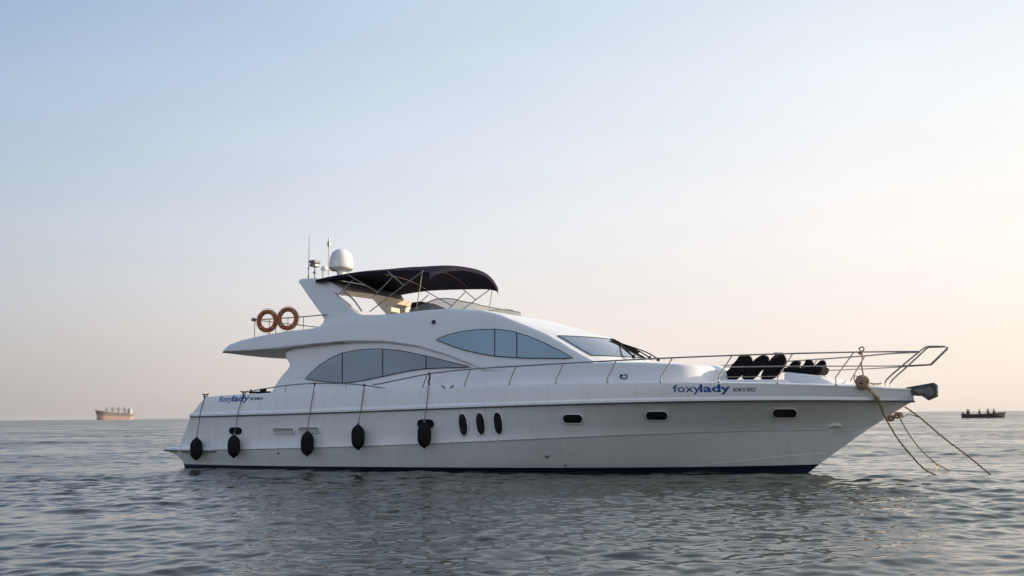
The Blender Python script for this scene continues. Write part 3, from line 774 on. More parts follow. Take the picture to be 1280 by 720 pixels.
bm = bmesh.new(); slab(bm, cb, lambda u, z: sA(u, z)-.05, r=.03, grid=0, off=lambda u, z, nu, nz, t: (0, .05*(1-t*t)))
bm.normal_update()
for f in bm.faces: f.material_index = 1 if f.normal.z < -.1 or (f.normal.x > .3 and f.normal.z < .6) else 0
obj('cross_beam', bm, [M['white'], M['arch_inner']], arch)
zc = max(p[1] for p in cb)
# dome, lights and aerials
def mast_pt(px, py, v): p = bpt(px, py, -v); return p
c = mast_pt(426.3, 337, 0.0)
rd = .385
bm = bmesh.new(); lathe(bm, [(rd*.97, .02), (rd, .06), (rd*.995, .20), (rd*.96, .34), (rd*.86, .47), (rd*.70, .57), (rd*.50, .63), (rd*.28, .665), (rd*.08, .675)], c, 32)
dome = obj('satellite_dome', bm, M['dome'], yacht)
bm = bmesh.new(); lathe(bm, [(rd*.6, -.05), (rd*.9, -.03), (rd*.985, .0), (rd*1.0, .045), (rd*.985, .07)], c, 32); obj('dome_base', bm, M['domebase'], dome)
bm = bmesh.new(); lathe(bm, [(.14, zc-c.z-.02), (.13, -.12), (.16, -.06), (.20, -.03)], c, 20)
obj('pedestal', bm, M['dome'], dome)
bm = bmesh.new()
for dv in (-.9, .45):
    tube(bm, [(c.x-.05, dv, zc), (c.x-.05, dv, c.z-.02)], .014, 6)
tube(bm, [(c.x-.05, -.9, c.z-.08), (c.x-.05, .45, c.z-.08)], .014, 6); obj('mast_rail', bm, M['steel'], arch)
p = mast_pt(405.5, 340, -.75); bm = bmesh.new()
lathe(bm, [(.11, .06), (.115, .09), (.10, .15), (.06, .19), (.01, .205)], p, 18); tube(bm, [(p.x, p.y, zc-.02), p+Vector((0, 0, .07))], .02, 8); obj('gps_antenna', bm, M['dome'], arch)
p = mast_pt(410.5, 345, -.55); topz = mast_pt(410.5, 298, -.55).z; bm = bmesh.new()
tube(bm, [(p.x, p.y, zc-.02), (p.x, p.y, topz)], .014, 8)
lathe(bm, [(.045, topz-.26-p.z), (.05, topz-.22-p.z), (.05, topz-.13-p.z), (.03, topz-.11-p.z)], p, 12); lathe(bm, [(.03, topz-.08-p.z), (.03, topz-.01-p.z), (.01, topz-p.z)], p, 12)
tube(bm, [(p.x, p.y-.3, topz-.42), (p.x, p.y+.3, topz-.45)], .008, 6); obj('light_mast', bm, M['steel'], arch)
p = mast_pt(385.6, 350, -1.75); bm = bmesh.new()
tube(bm, [(p.x, p.y, zc-.05), (p.x, p.y, mast_pt(385.3, 293, -1.75).z)], lambda t: .016-.011*t, 6)
for h_ in (.1, .35): lathe(bm, [(.03, h_), (.03, h_+.06)], (p.x, p.y, zc-.05), 10)
obj('whip_antenna', bm, M['grey'], arch)
p = mast_pt(393.5, 330, -1.45); bm = bmesh.new()
box(bm, p+Vector((0, 0, .06)), (.22, .30, .10), .02); box(bm, p+Vector((-.01, 0, -.05)), (.18, .30, .09), .02)
tube(bm, [(p.x, p.y, zc-.03), p], .018, 8); lathe(bm, [(.05, -.30), (.05, -.24)], p, 12); obj('search_light', bm, M['grey'], arch)
bm = bmesh.new(); box(bm, p+Vector((.105, -.04, -.05)), (.03, .16, .07), .01); obj('lamp_lens', bm, M['dome'], arch)

# ------------------------------------------------------------------ canopy (bimini)
VB = 2.08
edge = smooth2([uz(x, y, VB) for x, y in ((394.5, 349.8), (412, 345.8), (440, 341.2), (470, 339.2), (500, 338.2), (520, 338.0), (537, 339))], 6)
N = len(edge); NV = 24; bm = bmesh.new(); gt = []; gb = []
ua, ub = edge[0][0], edge[-1][0]
for i, (u, z) in enumerate(edge):
    s = (u-ua)/(ub-ua); rt = []; rb = []
    for k in range(NV+1):
        t = -1+2*k/NV; v = t*VB
        cr = (.17+.19*s)*(1-abs(t)**2.4)
        sag = -.018*abs(math.sin(s*math.pi*3))*(1-t*t)
        du = .30*s*s*(1-t*t) - .05*(1-s)*(1-t*t)*(1-s)
        fd = -.05*max(0, (s-.9)/.1)**2
        P = Vector((u+du, v, z+cr+sag+fd))
        rt.append(bm.verts.new(P)); rb.append(bm.verts.new(P-Vector((0, 0, .03+.07*(abs(t) > .99)+.09*(i == N-1)))))
    gt.append(rt); gb.append(rb)
for i in range(N-1):
    for k in range(NV):
        bm.faces.new((gt[i][k], gt[i+1][k], gt[i+1][k+1], gt[i][k+1])); bm.faces.new((gb[i][k], gb[i][k+1], gb[i+1][k+1], gb[i+1][k]))
    bm.faces.new((gt[i][0], gb[i][0], gb[i+1][0], gt[i+1][0])); bm.faces.new((gt[i][NV], gt[i+1][NV], gb[i+1][NV], gb[i][NV]))
for k in range(NV):
    bm.faces.new((gt[0][k], gt[0][k+1], gb[0][k+1], gb[0][k])); bm.faces.new((gt[-1][k], gb[-1][k], gb[-1][k+1], gt[-1][k+1]))
bmesh.ops.recalc_face_normals(bm, faces=bm.faces)
can = obj('canopy', bm, M['canvas'], yacht, angle=50)
STR = [((462, 389.5), (529, 338.5)), ((485, 339.5), (504.5, 356.5)), ((467, 371), (491, 346)), ((434.5, 343.5), (473, 365.5)), ((422, 369), (441, 350)), ((528, 340), (520.5, 387))]
for (a, b_) in STR:
    pa, pb = bpt(*a, VB+.03), bpt(*b_, VB+.03)
    for side in (-1, 1):
        bm = bmesh.new(); tube(bm, [(pa.x, side*-pa.y, pa.z), (pb.x, side*-pb.y, pb.z)], .016 if a[0] != 528 else .013, 8); obj('canopy_strut', bm, M['steel'], can)
for fr in (.02, .34, .66, .985):      # hoops across
    k = int(fr*(N-1)); u, z = edge[k]; s = (u-ua)/(ub-ua)
    bm = bmesh.new(); tube(bm, [(u+(.30*s*s-.05*(1-s)**2)*(1-t*t), t*VB, z+(.17+.19*s)*(1-abs(t)**2.4)-.06) for t in np.linspace(-1, 1, 25)], .016, 8)
    obj('canopy_hoop', bm, M['steel'], can)
for side in (-1, 1):
    bm = bmesh.new(); P = catmull([bpt(x, y, 1.9) for x, y in ((408, 360), (425, 363), (438, 371), (446, 380), (452, 389))], 5)
    tube(bm, [(p.x, side*-p.y, p.z) for p in P], .025, 8); obj('grab_rail', bm, M['steel'], arch)

# flybridge screen, seats, console
def ptop(px, py, v): return bpt(px, py, v)
zt = lambda u: float(np.interp(u, [p[0] for p in pu_top], [p[1] for p in pu_top]))
ug0, ug1 = bpt(512, 388, 1.75).x, bpt(592, 387, 1.75).x
bm = bmesh.new(); rows_ = [[], []]
base = [(u, -1.78) for u in np.linspace(ug0, ug1-.5, 12)]
for a in np.linspace(-90, 90, 30): base.append((ug1-.5+0.85*math.cos(R(a)), 1.78*math.sin(R(a))))
base += [(u, 1.78) for u in np.linspace(ug1-.5, ug0, 12)]
for i, (u, v) in enumerate(base):
    f = min(1, (u-ug0)/.9); zc0 = zt(u)+.02 - (.0 if u < uc1 else 0)
    if u > uc1: 
        k = min(1, (u-uc1)/(uS1-uc1)); zc0 = zt(max(uc1, u-.82*k*(1-(v/2)**2)))
    hgt = .08+.24*f*(1-.75*max(0, (u-ug1+.9)/1.4))
    rows_[0].append(bm.verts.new((u, v, zc0-.10))); rows_[1].append(bm.verts.new((u-.12*(1 if u > ug1-.5 else .3), v*.965, zc0+hgt)))
for i in range(len(base)-1): bm.faces.new((rows_[0][i], rows_[0][i+1], rows_[1][i+1], rows_[1][i]))
fs = obj('flybridge_screen', bm, M['smoke'], yacht)
bm = bmesh.new(); tube(bm, [v_.co.copy() for v_ in []] or [Vector((u-.12*(1 if u > ug1-.5 else .3), v*.965, 0)) for u, v in base][:0] or [(0, 0, 3), (0.01, 0, 3)], .001, 3) ; bm.free()
bm = bmesh.new(); P = []
for i, (u, v) in enumerate(base):
    me = fs.data.vertices[2*i+1].co; P.append(me.copy())
tube(bm, P, .014, 6); obj('screen_rim', bm, M['rub'], fs)
def seat(cx, cy, v, w, d, h, mat_, name):
    p = bpt(cx, cy, -v); bm = bmesh.new(); box(bm, p+Vector((0, 0, -h*.5)), (d, w, h), .05)
    return obj(name, bm, M[mat_], yacht)
seat(492, 384.5, -1.2, .5, .16, .75, 'beige', 'flybridge_seat')
seat(508, 384.0, 1.15, .9, .5, .7, 'beige', 'flybridge_seat')
bm = bmesh.new(); p = bpt(531, 378.5, 1.0)
slab(bm, [(p.x-.35, p.z-.75), (p.x+.5, p.z-.75), (p.x+.45, p.z-.15), (p.x+.1, p.z), (p.x-.2, p.z-.02)], lambda u, z: .45, r=.05, grid=0)
bmesh.ops.translate(bm, vec=(0, -1.0, 0), verts=bm.verts); obj('helm_console', bm, M['canvas'], yacht)
bm = bmesh.new(); p = bpt(542.7, 402.4, sU); lathe(bm, [(.05, 0), (.06, .03), (.045, .07), (.02, .085)], (p.x, p.y, p.z), 14, Matrix.Rotation(R(90), 3, 'X')); obj('side_lamp', bm, M['navy'], yacht)
bm = bmesh.new(); bm2 = bmesh.new()

# ------------------------------------------------------------------ rails
RR = .019
def rail_b(u, z): return sheer_b(u)-.07
def rail_o(u, z): return sheer_b(u)-.02
def near(px, py, bf=rail_o): return bpt(px, py, bf)
def both(bm, P, r_, n=8):
    for side in (-1, 1): tube(bm, [(p.x, side*-p.y, p.z) for p in P], r_, n)
b = bow_rail = None
bm = bmesh.new()
TOP = [near(x, y) for x, y in ((466, 480.8), (480, 478.6), (530, 468.4), (560, 464.2), (600, 460.6), (645, 457.8), (704, 454.3), (770, 450.7), (840, 447.3), (915, 444.3), (991, 441.9), (1067, 440.2), (1110, 439.6), (1150, 439.4))]
TOPS = catmull(TOP, 6)
for side in (-1, 1): tube(bm, [(p.x, side*-p.y, p.z) for p in TOPS], RR, 8)
bowrail = obj('bow_rail', bm, M['steel'], yacht)
def stanch(top, foot, mid=None):
    a = near(*top); c = near(*foot)
    P = [a, near(*mid), c] if mid else [a, c]
    if mid: P = catmull(P, 5)
    zf = sheer_z(c.x); P = P + [Vector((c.x, c.y, min(c.z-.01, zf-.02)))]
    for side in (-1, 1):
        bm = bmesh.new(); tube(bm, [(p.x, side*-p.y, p.z) for p in P], .016, 8)
        lathe(bm, [(.032, -.01), (.032, .012), (.018, .02)], (P[-1].x, side*-P[-1].y, zf-.004), 12); obj('stanchion', bm, M['steel'], bowrail)
for tp_, ft in (((533.5, 469), (529, 482)), ((588, 462.5), (581, 479.5)), ((645, 458), (637, 477)), ((704.5, 454.5), (695, 475)), ((770, 451), (759, 474)), ((840.5, 447.5), (826, 472)), ((915, 444.5), (898.5, 471)), ((991, 442), (972, 472)), ((1067, 440.5), (1044.5, 472))):
    stanch(tp_, ft)
MIDR = catmull([near(x, y) for x, y in ((904, 458.8), (980, 457.9), (1067, 457.6), (1120, 457.4), (1163, 455.5))], 5)
bm = bmesh.new(); both(bm, MIDR, .014); obj('mid_rail', bm, M['steel'], bowrail)
LOWR = catmull([near(x, y) for x, y in ((902, 471.5), (930, 471), (972, 470.5))], 4)
for side in (-1, 1):
    bm = bmesh.new(); tube(bm, [(p.x, side*-p.y, p.z) for p in LOWR], .009, 8); obj('lower_rail', bm, M['steel'], bowrail)
# pulpit
def pul(px, py, v): return bpt(px, py, v)
e = TOPS[-1]
bm = bmesh.new()
for side in (-1, 1):
    P = catmull([pul(1107.5, 482, .50), pul(1108.5, 474.5, .50), pul(1128, 457, .46), pul(1148, 440.5, .32), pul(1156, 434.5, .22), pul(1161, 433, .16)], 5)
    tube(bm, [(p.x, side*-p.y, p.z) for p in P], RR, 8)
fx = pul(1161, 433, .16); gx = pul(1184, 433.2, .07); hx = pul(1163, 455.7, .10)
for side in (-1, 1):
    tube(bm, [(fx.x, side*.16, fx.z), ((fx.x+gx.x)/2, side*.12, gx.z+.01), (gx.x-.05, side*.08, gx.z+.005), (gx.x, side*.07, gx.z-.04), (hx.x, side*.10, hx.z)], RR, 8)
    tube(bm, [(gx.x, -.07, gx.z-.02), (gx.x, .07, gx.z-.02)], RR, 8) if side < 0 else None
obj('pulpit', bm, M['steel'], bowrail)
# aft side rail
bm = bmesh.new(); P = catmull([near(x, y) for x, y in ((309, 490), (330, 486), (357, 482), (385, 479.6), (420, 479.2), (450, 481), (475, 484.5), (499, 489))], 5); both(bm, P, .017)
aftrail = obj('aft_rail', bm, M['steel'], yacht)
for x, y, y2 in ((357, 482, 489), (432.5, 479.7, 489)):
    for side in (-1, 1):
        a = near(x, y); bm = bmesh.new(); tube(bm, [(a.x, side*-a.y, a.z), (a.x, side*-a.y, sheer_z(a.x)-.02)], .012, 8); obj('stanchion', bm, M['steel'], aftrail)
# flybridge aft rail
def sR(u, z): return 2.15
bm = bmesh.new(); P = [bpt(x, y, sR) for x, y in ((317.5, 399.8), (345, 398.3), (375, 396.2), (408, 393.3))]; both(bm, catmull(P, 4), .017)
tube(bm, [(P[0].x, -2.15, P[0].z), (P[0].x, 2.15, P[0].z)], .017, 8)
fr = obj('flybridge_rail', bm, M['steel'], yacht)
for x, y in ((318.5, 399.8), (337, 398.8), (345, 398.3), (379.5, 396), (360, 397)):
    a = bpt(x, y, sR); zz = zt(a.x)
    for side in (-1, 1):
        bm = bmesh.new(); tube(bm, [(a.x, side*2.15, a.z), (a.x, side*2.15, zz-.05)], .012, 8); obj('stanchion', bm, M['steel'], fr)
for side in (-1, 1):
    bm = bmesh.new(); tube(bm, [(p.x, side*-p.y, p.z) for p in [bpt(372, 405.8, sR), bpt(388, 407.8, sR), bpt(402, 409, sR)]], .008, 8); obj('mid_rail', bm, M['steel'], fr)
box_ = bmesh.new(); p = bpt(318.5, 399.8, sR); box(box_, (p.x, -2.2, p.z), (.12, .10, .10), .02); obj('stern_light', box_, M['grey'], fr)

# cleats, deck gear
def cleat(px, py, bf, L_=.26, m='steel', z=None):
    p = bpt(px, py, bf); z = sheer_z(p.x)+.0 if z is None else z
    bm = bmesh.new(); tube(bm, catmull([(p.x-L_/2, p.y, z+.09), (p.x-L_*.2, p.y, z+.075), (p.x+L_*.2, p.y, z+.075), (p.x+L_/2, p.y, z+.09)], 4), .018, 8)
    for d in (-.06, .06): tube(bm, [(p.x+d, p.y, z-.01), (p.x+d, p.y, z+.075)], .015, 8)
    obj('cleat', bm, M[m], yacht)
cleat(1095, 481, .25, .26); cleat(305.5, 490, lambda u, z: sheer_b(u)-.1, .3, 'frame'); cleat(257, 494, lambda u, z: sheer_b(u)-.1, .25, 'frame')
bm = bmesh.new(); a = bpt(313, 490.3, lambda u, z: sheer_b(u)-.12); c_ = bpt(337, 490.6, lambda u, z: sheer_b(u)-.12)
box(bm, (a+c_)/2, ((c_-a).length, .14, .055), .02); mp_ = (a+c_)/2; box(bm, mp_+Vector((.12, 0, .07)), (.22, .10, .09), .03)
tube(bm, [a+Vector((0, 0, .0)), a+Vector((.02, 0, .08))], .03, 8); obj('deck_winch', bm, M['frame'], yacht)

# anchor on its bow roller
bm = bmesh.new()
A_ = [bpt(x, y, 0.15) for x, y in ((1132.5, 485.5), (1150, 482.5), (1168, 479.2), (1171, 481), (1171.5, 495.5), (1160, 500.5), (1153, 495), (1142, 494.5), (1138, 490))]
pl_ = [(p.x, p.z) for p in A_]
for sd_ in (-.16, .12):
    b3 = bmesh.new(); slab(b3, pl_, lambda u, z: .02, r=.006, grid=0, rows=3, step=.2); bmesh.ops.translate(b3, vec=(0, sd_+.02, 0), verts=b3.verts)
    me_ = bpy.data.meshes.new('tmp'); b3.to_mesh(me_); b3.free(); bm.from_mesh(me_); bpy.data.meshes.remove(me_)
a, c_ = A_[0], A_[2]; box(bm, ((a.x+c_.x)/2, 0, (a.z+c_.z)/2+.01), ((c_-a).length, .30, .025), 0, Matrix.Rotation(-math.atan2(c_.z-a.z, c_.x-a.x), 3, 'Y'))
roller = obj('bow_roller', bm, M['iron'], yacht, smooth=False)
bm = bmesh.new()
p0, p1, p2 = bpt(1143, 488, .19), bpt(1164, 489.5, .19), bpt(1160, 499, .19)
slab(bm, [(p.x, p.z) for p in (bpt(1142, 486.8, .19), bpt(1163, 484, .19), bpt(1168, 492, .19), bpt(1163, 497, .19), bpt(1155, 492, .19), bpt(1144, 492, .19))], lambda u, z: .2, r=.02, grid=0, rows=3)
tube(bm, [p0, p2], .02, 8); obj('anchor', bm, M['galv'], roller, smooth=False)

# ------------------------------------------------------------------ lettering
def text_mesh(s, bold):
    cu = bpy.data.curves.new('t', 'FONT'); cu.body = s; cu.size = 1.0; cu.offset = .030 if bold else .012; cu.resolution_u = 3; cu.space_character = 1.02
    o = bpy.data.objects.new('t', cu); COL.objects.link(o); bpy.context.view_layer.update()
    me = bpy.data.meshes.new_from_object(o.evaluated_get(bpy.context.evaluated_depsgraph_get()))
    bpy.data.objects.remove(o); return me
def lettering(s, bold, x0, x1, ybase, ybase1, cap, m, shear, parent, name):
    """fit the word between photo columns x0..x1 on the topsides, x-height base at ybase"""
    me = text_mesh(s, bold); X = [v.co.x for v in me.vertices]; mn, mxx = min(X), max(X)
    p0, p1 = H(x0, ybase), H(x1, ybase1); Lp = p1-p0; up = (H(x0, ybase-cap)-p0).z
    for v in me.vertices:
        f = (v.co.x+shear*v.co.y-mn)/(mxx-mn); hgt = v.co.y/.70*up
        u = p0.x+Lp.x*f; z = p0.z+Lp.z*f+hgt; v.co = (u, -(hs(u, z)+.012), z)
    me.materials.clear(); me.materials.append(m)
    o = bpy.data.objects.new(name, me); COL.objects.link(o); o.parent = parent; return o
lettering('foxy', False, 841.5, 876, 490.2, 489.9, 9.3, M['blue'], 0, yacht, 'bow_lettering')
lettering('lady', True, 875, 913.5, 489.9, 489.6, 9.3, M['blue'], 0, yacht, 'bow_lettering')
lettering('BOM III 00027', True, 917, 945.5, 489.4, 489.2, 4.7, M['darktext'], 0, yacht, 'bow_lettering')
lettering('foxy', False, 273.3, 290, 502.6, 501.9, 7.6, M['blue'], .18, yacht, 'stern_lettering')
lettering('lady', True, 289.5, 311, 501.9, 501.0, 7.6, M['blue'], .18, yacht, 'stern_lettering')
lettering('MUMBAI', True, 313, 328.5, 500.2, 499.6, 3.4, M['darktext'], 0, yacht, 'stern_lettering')
# small emblems on the trunk side
bm = bmesh.new()
for pts_ in (((775.2, 469.5), (776.5, 468.7), (778.5, 469.2), (776, 470.5), (775.4, 472), (777.4, 473), (778.6, 472.4)), ((780, 468.4), (783, 468.6), (784.3, 470.5), (783, 472.8), (780.2, 473.8), (779.6, 472.6))):
    P = catmull([bpt(x, y, sT) for x, y in pts_], 4); tube(bm, [p+Vector((0, -.012, 0)) for p in P], .013, 6)
obj('emblem', bm, M['frame'], yacht)
for a, c_ in (((553, 481.8), (556.3, 485.2)), ((567.3, 481.5), (563.5, 484.8))):
    bm = bmesh.new(); pa, pc = H(*a), H(*c_); tube(bm, [pa+Vector((0, -.012, 0)), pc+Vector((0, -.012, 0))], .018, 6)
    obj('fairlead', bm, M['grey'], yacht)

# ------------------------------------------------------------------ fenders
def braid(bm, P, r_, n=6): tube(bm, P, r_, n)
fend = [(248.2, 547, 575.5, (256.5, 496), 'black fender nearest the stern, hanging beside the swim platform'),
        (295, 543.5, 572.5, (305, 491), 'black fender hanging just below the small dark vent near the stern'),
        (386, 539, 570.5, (394, 479.6), 'black fender hanging in front of the pale oblong hull vent'),
        (449.8, 530.5, 562.5, (456, 481.4), 'black fender hanging between the pale vents and the hooded porthole'),
        (532.5, 528, 560.5, (537.3, 467.2), 'black fender hanging nearest the bow, just left of the three oval portholes')]
for k, (px, y0, y1, (rx, ry), lab) in enumerate(fend):
    ft = .185
    bf = lambda u, z: hs(u, z)+ft+.01
    a, c_ = bpt(px, y0, bf), bpt(px, y1, bf)
    vmin = min(a.y, c_.y); cen = Vector(((a.x+c_.x)/2, vmin-.01, c_.z)); Hh = a.z-c_.z
    e_ = empty('fender', T @ Matrix.Translation(cen), lab, 'fender', 'black fenders hanging along the side of the yacht')
    bm = bmesh.new(); rr = ft if k else .185
    prof = [(.02, 0), (.05, .03)]+[(rr*math.sin(math.pi/2*min(1, q_))**.8, .05+.22*Hh*q_) for q_ in (.3, .5, .7, .85, 1)]
    prof = [(.02, 0), (.03, .02)]+[(rr*math.sqrt(max(.02, 1-(1-min(1, min(q_, 1-q_)/.38))**2)), .03+(Hh-.05)*q_) for q_ in (.04, .08, .13, .19, .26, .34, .42, .5, .58, .66, .74, .81, .87, .92, .96)]+[(.03, Hh)]
    lathe(bm, prof, (0, 0, 0), 22, Matrix.Rotation(R(random.uniform(-3, 3)), 3, 'Y'))
    obj('cover', bm, M['fender'], e_)
    bm = bmesh.new(); lathe(bm, [(.03, Hh-.01), (.035, Hh+.03), (.02, Hh+.05)], (0, 0, 0), 10); obj('eyelet', bm, M['grey'], e_)
    rt = near(rx, ry); rt = Vector((rt.x, rt.y-.02, rt.z))-cen
    zr = LN['rub'].z(.3)+.02
    kk = Vector((rt.x*.35, min(-(hs(cen.x+rt.x*.35, zr)+.075), 0)-cen.y, zr-cen.z))
    bm = bmesh.new(); tube(bm, [Vector((0, 0, Hh+.03)), kk, rt], .011, 6)
    tube(bm, catmull([rt+Vector((.0, .03, .0)), rt+Vector((0, -.02, .03)), rt+Vector((.01, -.03, -.03)), rt+Vector((0, .02, -.02))], 4), .02, 6)
    if k == 4: tube(bm, catmull([rt, rt+Vector((.02, -.02, -.12)), rt+Vector((-.01, -.02, -.22)), rt+Vector((.01, -.01, -.32))], 4), .026, 6)
    obj('lanyard', bm, M['redrope'] if k != 1 else M['rub'], e_)

# ------------------------------------------------------------------ life rings
def ring(cx, cy, yawd, lab):
    p = bpt(cx, cy, 2.22)
    e_ = empty('life_ring', T @ Matrix.Translation(p) @ Matrix.Rotation(R(yawd), 4, 'Z') @ Matrix.Rotation(R(90), 4, 'X'), lab, 'life ring', 'orange life rings on the aft rail')
    bm = bmesh.new(); R0, r0 = .285, .070
    P = [(R0*math.cos(a), R0*math.sin(a), 0) for a in np.linspace(0, 2*math.pi, 49)[:-1]]
    tube(bm, P, r0, 16, closed=True); obj('float', bm, M['orange'], e_)
    for k in range(4):
        a0 = math.pi/4+k*math.pi/2; bm = bmesh.new()
        tube(bm, [(R0*math.cos(a), R0*math.sin(a), 0) for a in np.linspace(a0-.11, a0+.11, 5)], r0+.004, 16); obj('reflective_band', bm, M['tape'], e_)
    bm = bmesh.new(); P = []
    for k in range(4):
        a0 = math.pi/4+k*math.pi/2
        for q_ in range(8):
            a = a0+q_/8*math.pi/2; rr = R0+r0+.006+.03*math.sin(math.pi*q_/8); P.append((rr*math.cos(a), rr*math.sin(a), 0))
    tube(bm, P, .006, 5, closed=True); obj('grab_line', bm, M['rope'], e_)
ring(334.2, 401.2, 12, 'left one of two orange life rings on the upper rail, slightly lower')
ring(359.7, 398.4, 12, 'orange life ring on the upper rail, the right one nearer the white arch')

# ------------------------------------------------------------------ foredeck cushions
def puffy(poly, v0, half, lab, name, cat, group, mat_='black'):
    P = [bpt(x, y, -v0) for x, y in poly]; pl2 = [(p.x, p.z) for p in P]
    base = Vector((sum(p[0] for p in pl2)/len(pl2), v0, min(p[1] for p in pl2)))
    bm = bmesh.new(); sm = [(q_[0], q_[1]) for q_ in catmull([(a, b_, 0) for a, b_ in pl2], 4, closed=True)]
    slab(bm, sm, lambda u, z: half, r=.05, grid=.12, rows=9, step=.06)
    for v_ in bm.verts:                                   # slumped, creased fabric
        n_ = math.sin(v_.co.x*17+v_.co.z*11)*math.sin(v_.co.y*13+v_.co.z*9); v_.co += v_.normal*.012*n_
        v_.co.y += v0
    o = obj(name, bm, M[mat_], None, base=base, angle=70); o.matrix_world = T @ Matrix.Translation(base)
    return setprops(o, lab, cat, group)
zd = -0.0
puffy([(908.5, 465), (909.5, 474.2), (921, 474.2), (930, 465.5), (939, 455), (940, 450), (936, 444.5), (926.5, 443.5), (921, 450), (915, 457)], -.45, .08, 'large black slanted cushion on the foredeck, the one nearest the cabin', 'lounger_cushion', 'cushion', 'large black cushions leaning on the foredeck')
puffy([(929, 467), (928.5, 474.2), (941, 474.2), (950, 466), (958.5, 457), (960.5, 446.5), (951, 444.6), (943, 450), (935, 459)], -.45, .08, 'middle one of the three large black slanted cushions on the foredeck', 'lounger_cushion', 'cushion', 'large black cushions leaning on the foredeck')
puffy([(952.5, 467), (952.8, 474.2), (966, 474.2), (975, 466), (981.5, 455), (983, 449), (979.5, 442.6), (972, 441.8), (965, 447), (958, 457)], -.45, .08, 'large black slanted cushion with a red cord on top, nearest the bow', 'lounger_cushion', 'cushion', 'large black cushions leaning on the foredeck')
puffy([(982, 460.5), (1004, 460.2), (1031, 459), (1027, 469), (1004, 467), (982.5, 465)], -.1, .50, 'flat black seat pad on the foredeck locker under the three small cushions', 'seat_pad', 'seat pad', None)
sg = 'small black cushions on the foredeck locker'
puffy([(984.5, 460), (990, 454), (996, 451), (1000, 452.3), (999.5, 457), (997, 460.5)], -.1, .14, 'small black cushion at the cabin end of the black seat pad', 'back_cushion', 'cushion', sg)
puffy([(1002, 460), (1006.5, 453.5), (1009.5, 450), (1014.5, 450.3), (1016.8, 455), (1015.5, 460.5)], -.1, .14, 'small black cushion in the middle of the black seat pad', 'back_cushion', 'cushion', sg)
puffy([(1018, 460), (1022, 454), (1026, 451.2), (1031.5, 451.4), (1032.3, 456), (1031, 460)], -.1, .14, 'small black cushion at the bow end of the black seat pad', 'back_cushion', 'cushion', sg)
bm = bmesh.new(); P = [bpt(x, y, .55) for x, y in ((965, 443.5), (969, 441.3), (973, 442), (971, 446), (967, 447.5), (970, 443.5), (976, 441.2), (979, 443))]
base = P[0]; tube(bm, catmull(P, 5), .016, 6); o = obj('red_cord', bm, M['redrope'], None, base=base); o.matrix_world = T @ Matrix.Translation(base)
setprops(o, 'tangled dark red cord on top of the large black cushion nearest the bow', 'cord')

# ------------------------------------------------------------------ mooring ropes
def W(p): return T @ p
def twisted(bm, P, r_):
    """three-strand laid rope"""
    P = resample([tuple(p) for p in P], .05, closed=False); 
    for s3 in range(3):
        Q = []
        for i, p in enumerate(P):
            p = Vector(p); d = (Vector(P[min(i+1, len(P)-1)])-Vector(P[max(i-1, 0)])).normalized(); a = d.orthogonal().normalized(); b_ = d.cross(a)
            th = i*.9+s3*2.094; Q.append(p+(a*math.cos(th)+b_*math.sin(th))*r_*.5)
        tube(bm, Q, r_*.62, 5)
def rope(name, P, r_, m, lab, cat='rope', group=None):
    bm = bmesh.new(); twisted(bm, P, r_); base = P[-1].copy(); o = obj(name, bm, m, None, base=base); o.matrix_world = Matrix.Translation(base)
    return setprops(o, lab, cat, group)
def through(pts, Y0, p_end_px, start):
    """rope hanging from start to the water at p_end_px, via photo points interpolated in depth"""
    end = on_water(*p_end_px, z=-.03); out = [start]
    n_ = len(pts)
    for k, (x, y) in enumerate(pts):
        d0 = start.y; d1 = end.y; s = (y-pts[0][1]+6)/(p_end_px[1]-pts[0][1]+6); out.append(at_depth(x, y, d0+(d1-d0)*min(1, max(0, s))))
    out.append(end); return catmull(out, 8)
gp = 'mooring ropes from the bow down into the water'
coilp = bpt(1078, 478, lambda u, z: sheer_b(u)+.05)
st = W(bpt(1083, 484, lambda u, z: sheer_b(u)+.06)); s2 = W(bpt(1096, 499, lambda u, z: hs(u, z)+.16))
end1 = on_water(1172, 595.5, z=-.04)
P1 = catmull([st, s2]+[at_depth(x, y, s2.y+(end1.y-s2.y)*f) for x, y, f in ((1106, 521, .2), (1122, 548, .45), (1138, 568, .65), (1154, 585, .85))]+[end1], 8)
rope('mooring_rope', P1, .020, M['darkrope'], 'thick dark rope from the coil on the bow rail down into the water', group=gp)
P1b = [p+Vector((.035, -.03, .02))*(1 if i < 14 else .4) for i, p in enumerate(P1[:18])]
rope('mooring_rope', P1b, .014, M['rope'], 'short paler rope doubled beside the thick rope over the bow edge', group=gp)
stE = W(bpt(1125, 523, .08)); end2 = on_water(1192, 591, z=-.04)
P2 = catmull([stE]+[at_depth(x, y, stE.y+(end2.y-stE.y)*f) for x, y, f in ((1135, 541, .25), (1151, 562, .55), (1168, 577.5, .8), (1180, 585, .92))]+[end2], 8)
rope('mooring_rope', P2, .014, M['darkrope'], 'thin rope from the bow eye to the water, the middle one with a yellow tail', group=gp)
stF = W(bpt(1131, 508.5, .03)); end3 = on_water(1240, 595, z=-.04)
P3 = catmull([stF]+[at_depth(x, y, stF.y+(end3.y-stF.y)*f) for x, y, f in ((1150, 522, .15), (1180, 547.5, .45), (1211, 571, .75))]+[end3], 8)
rope('mooring_rope', P3, .018, M['darkrope'], 'long taut rope running farthest right from under the bow tip', group=gp)
ye = on_water(1169, 594.5, z=-.03); ys = at_depth(1168, 577.5, stE.y+(end2.y-stE.y)*.8)
rope('rope_tail', catmull([ys+Vector((-.07, 0, .0)), ys+Vector((.02, 0, -.02)), ys+Vector((.05, -.02, -.12)), (ys+ye)/2+Vector((.03, 0, 0)), ye], 6), .014, M['yellowrope'], 'short yellow rope tail hanging from the middle bow rope into the water', group=None)
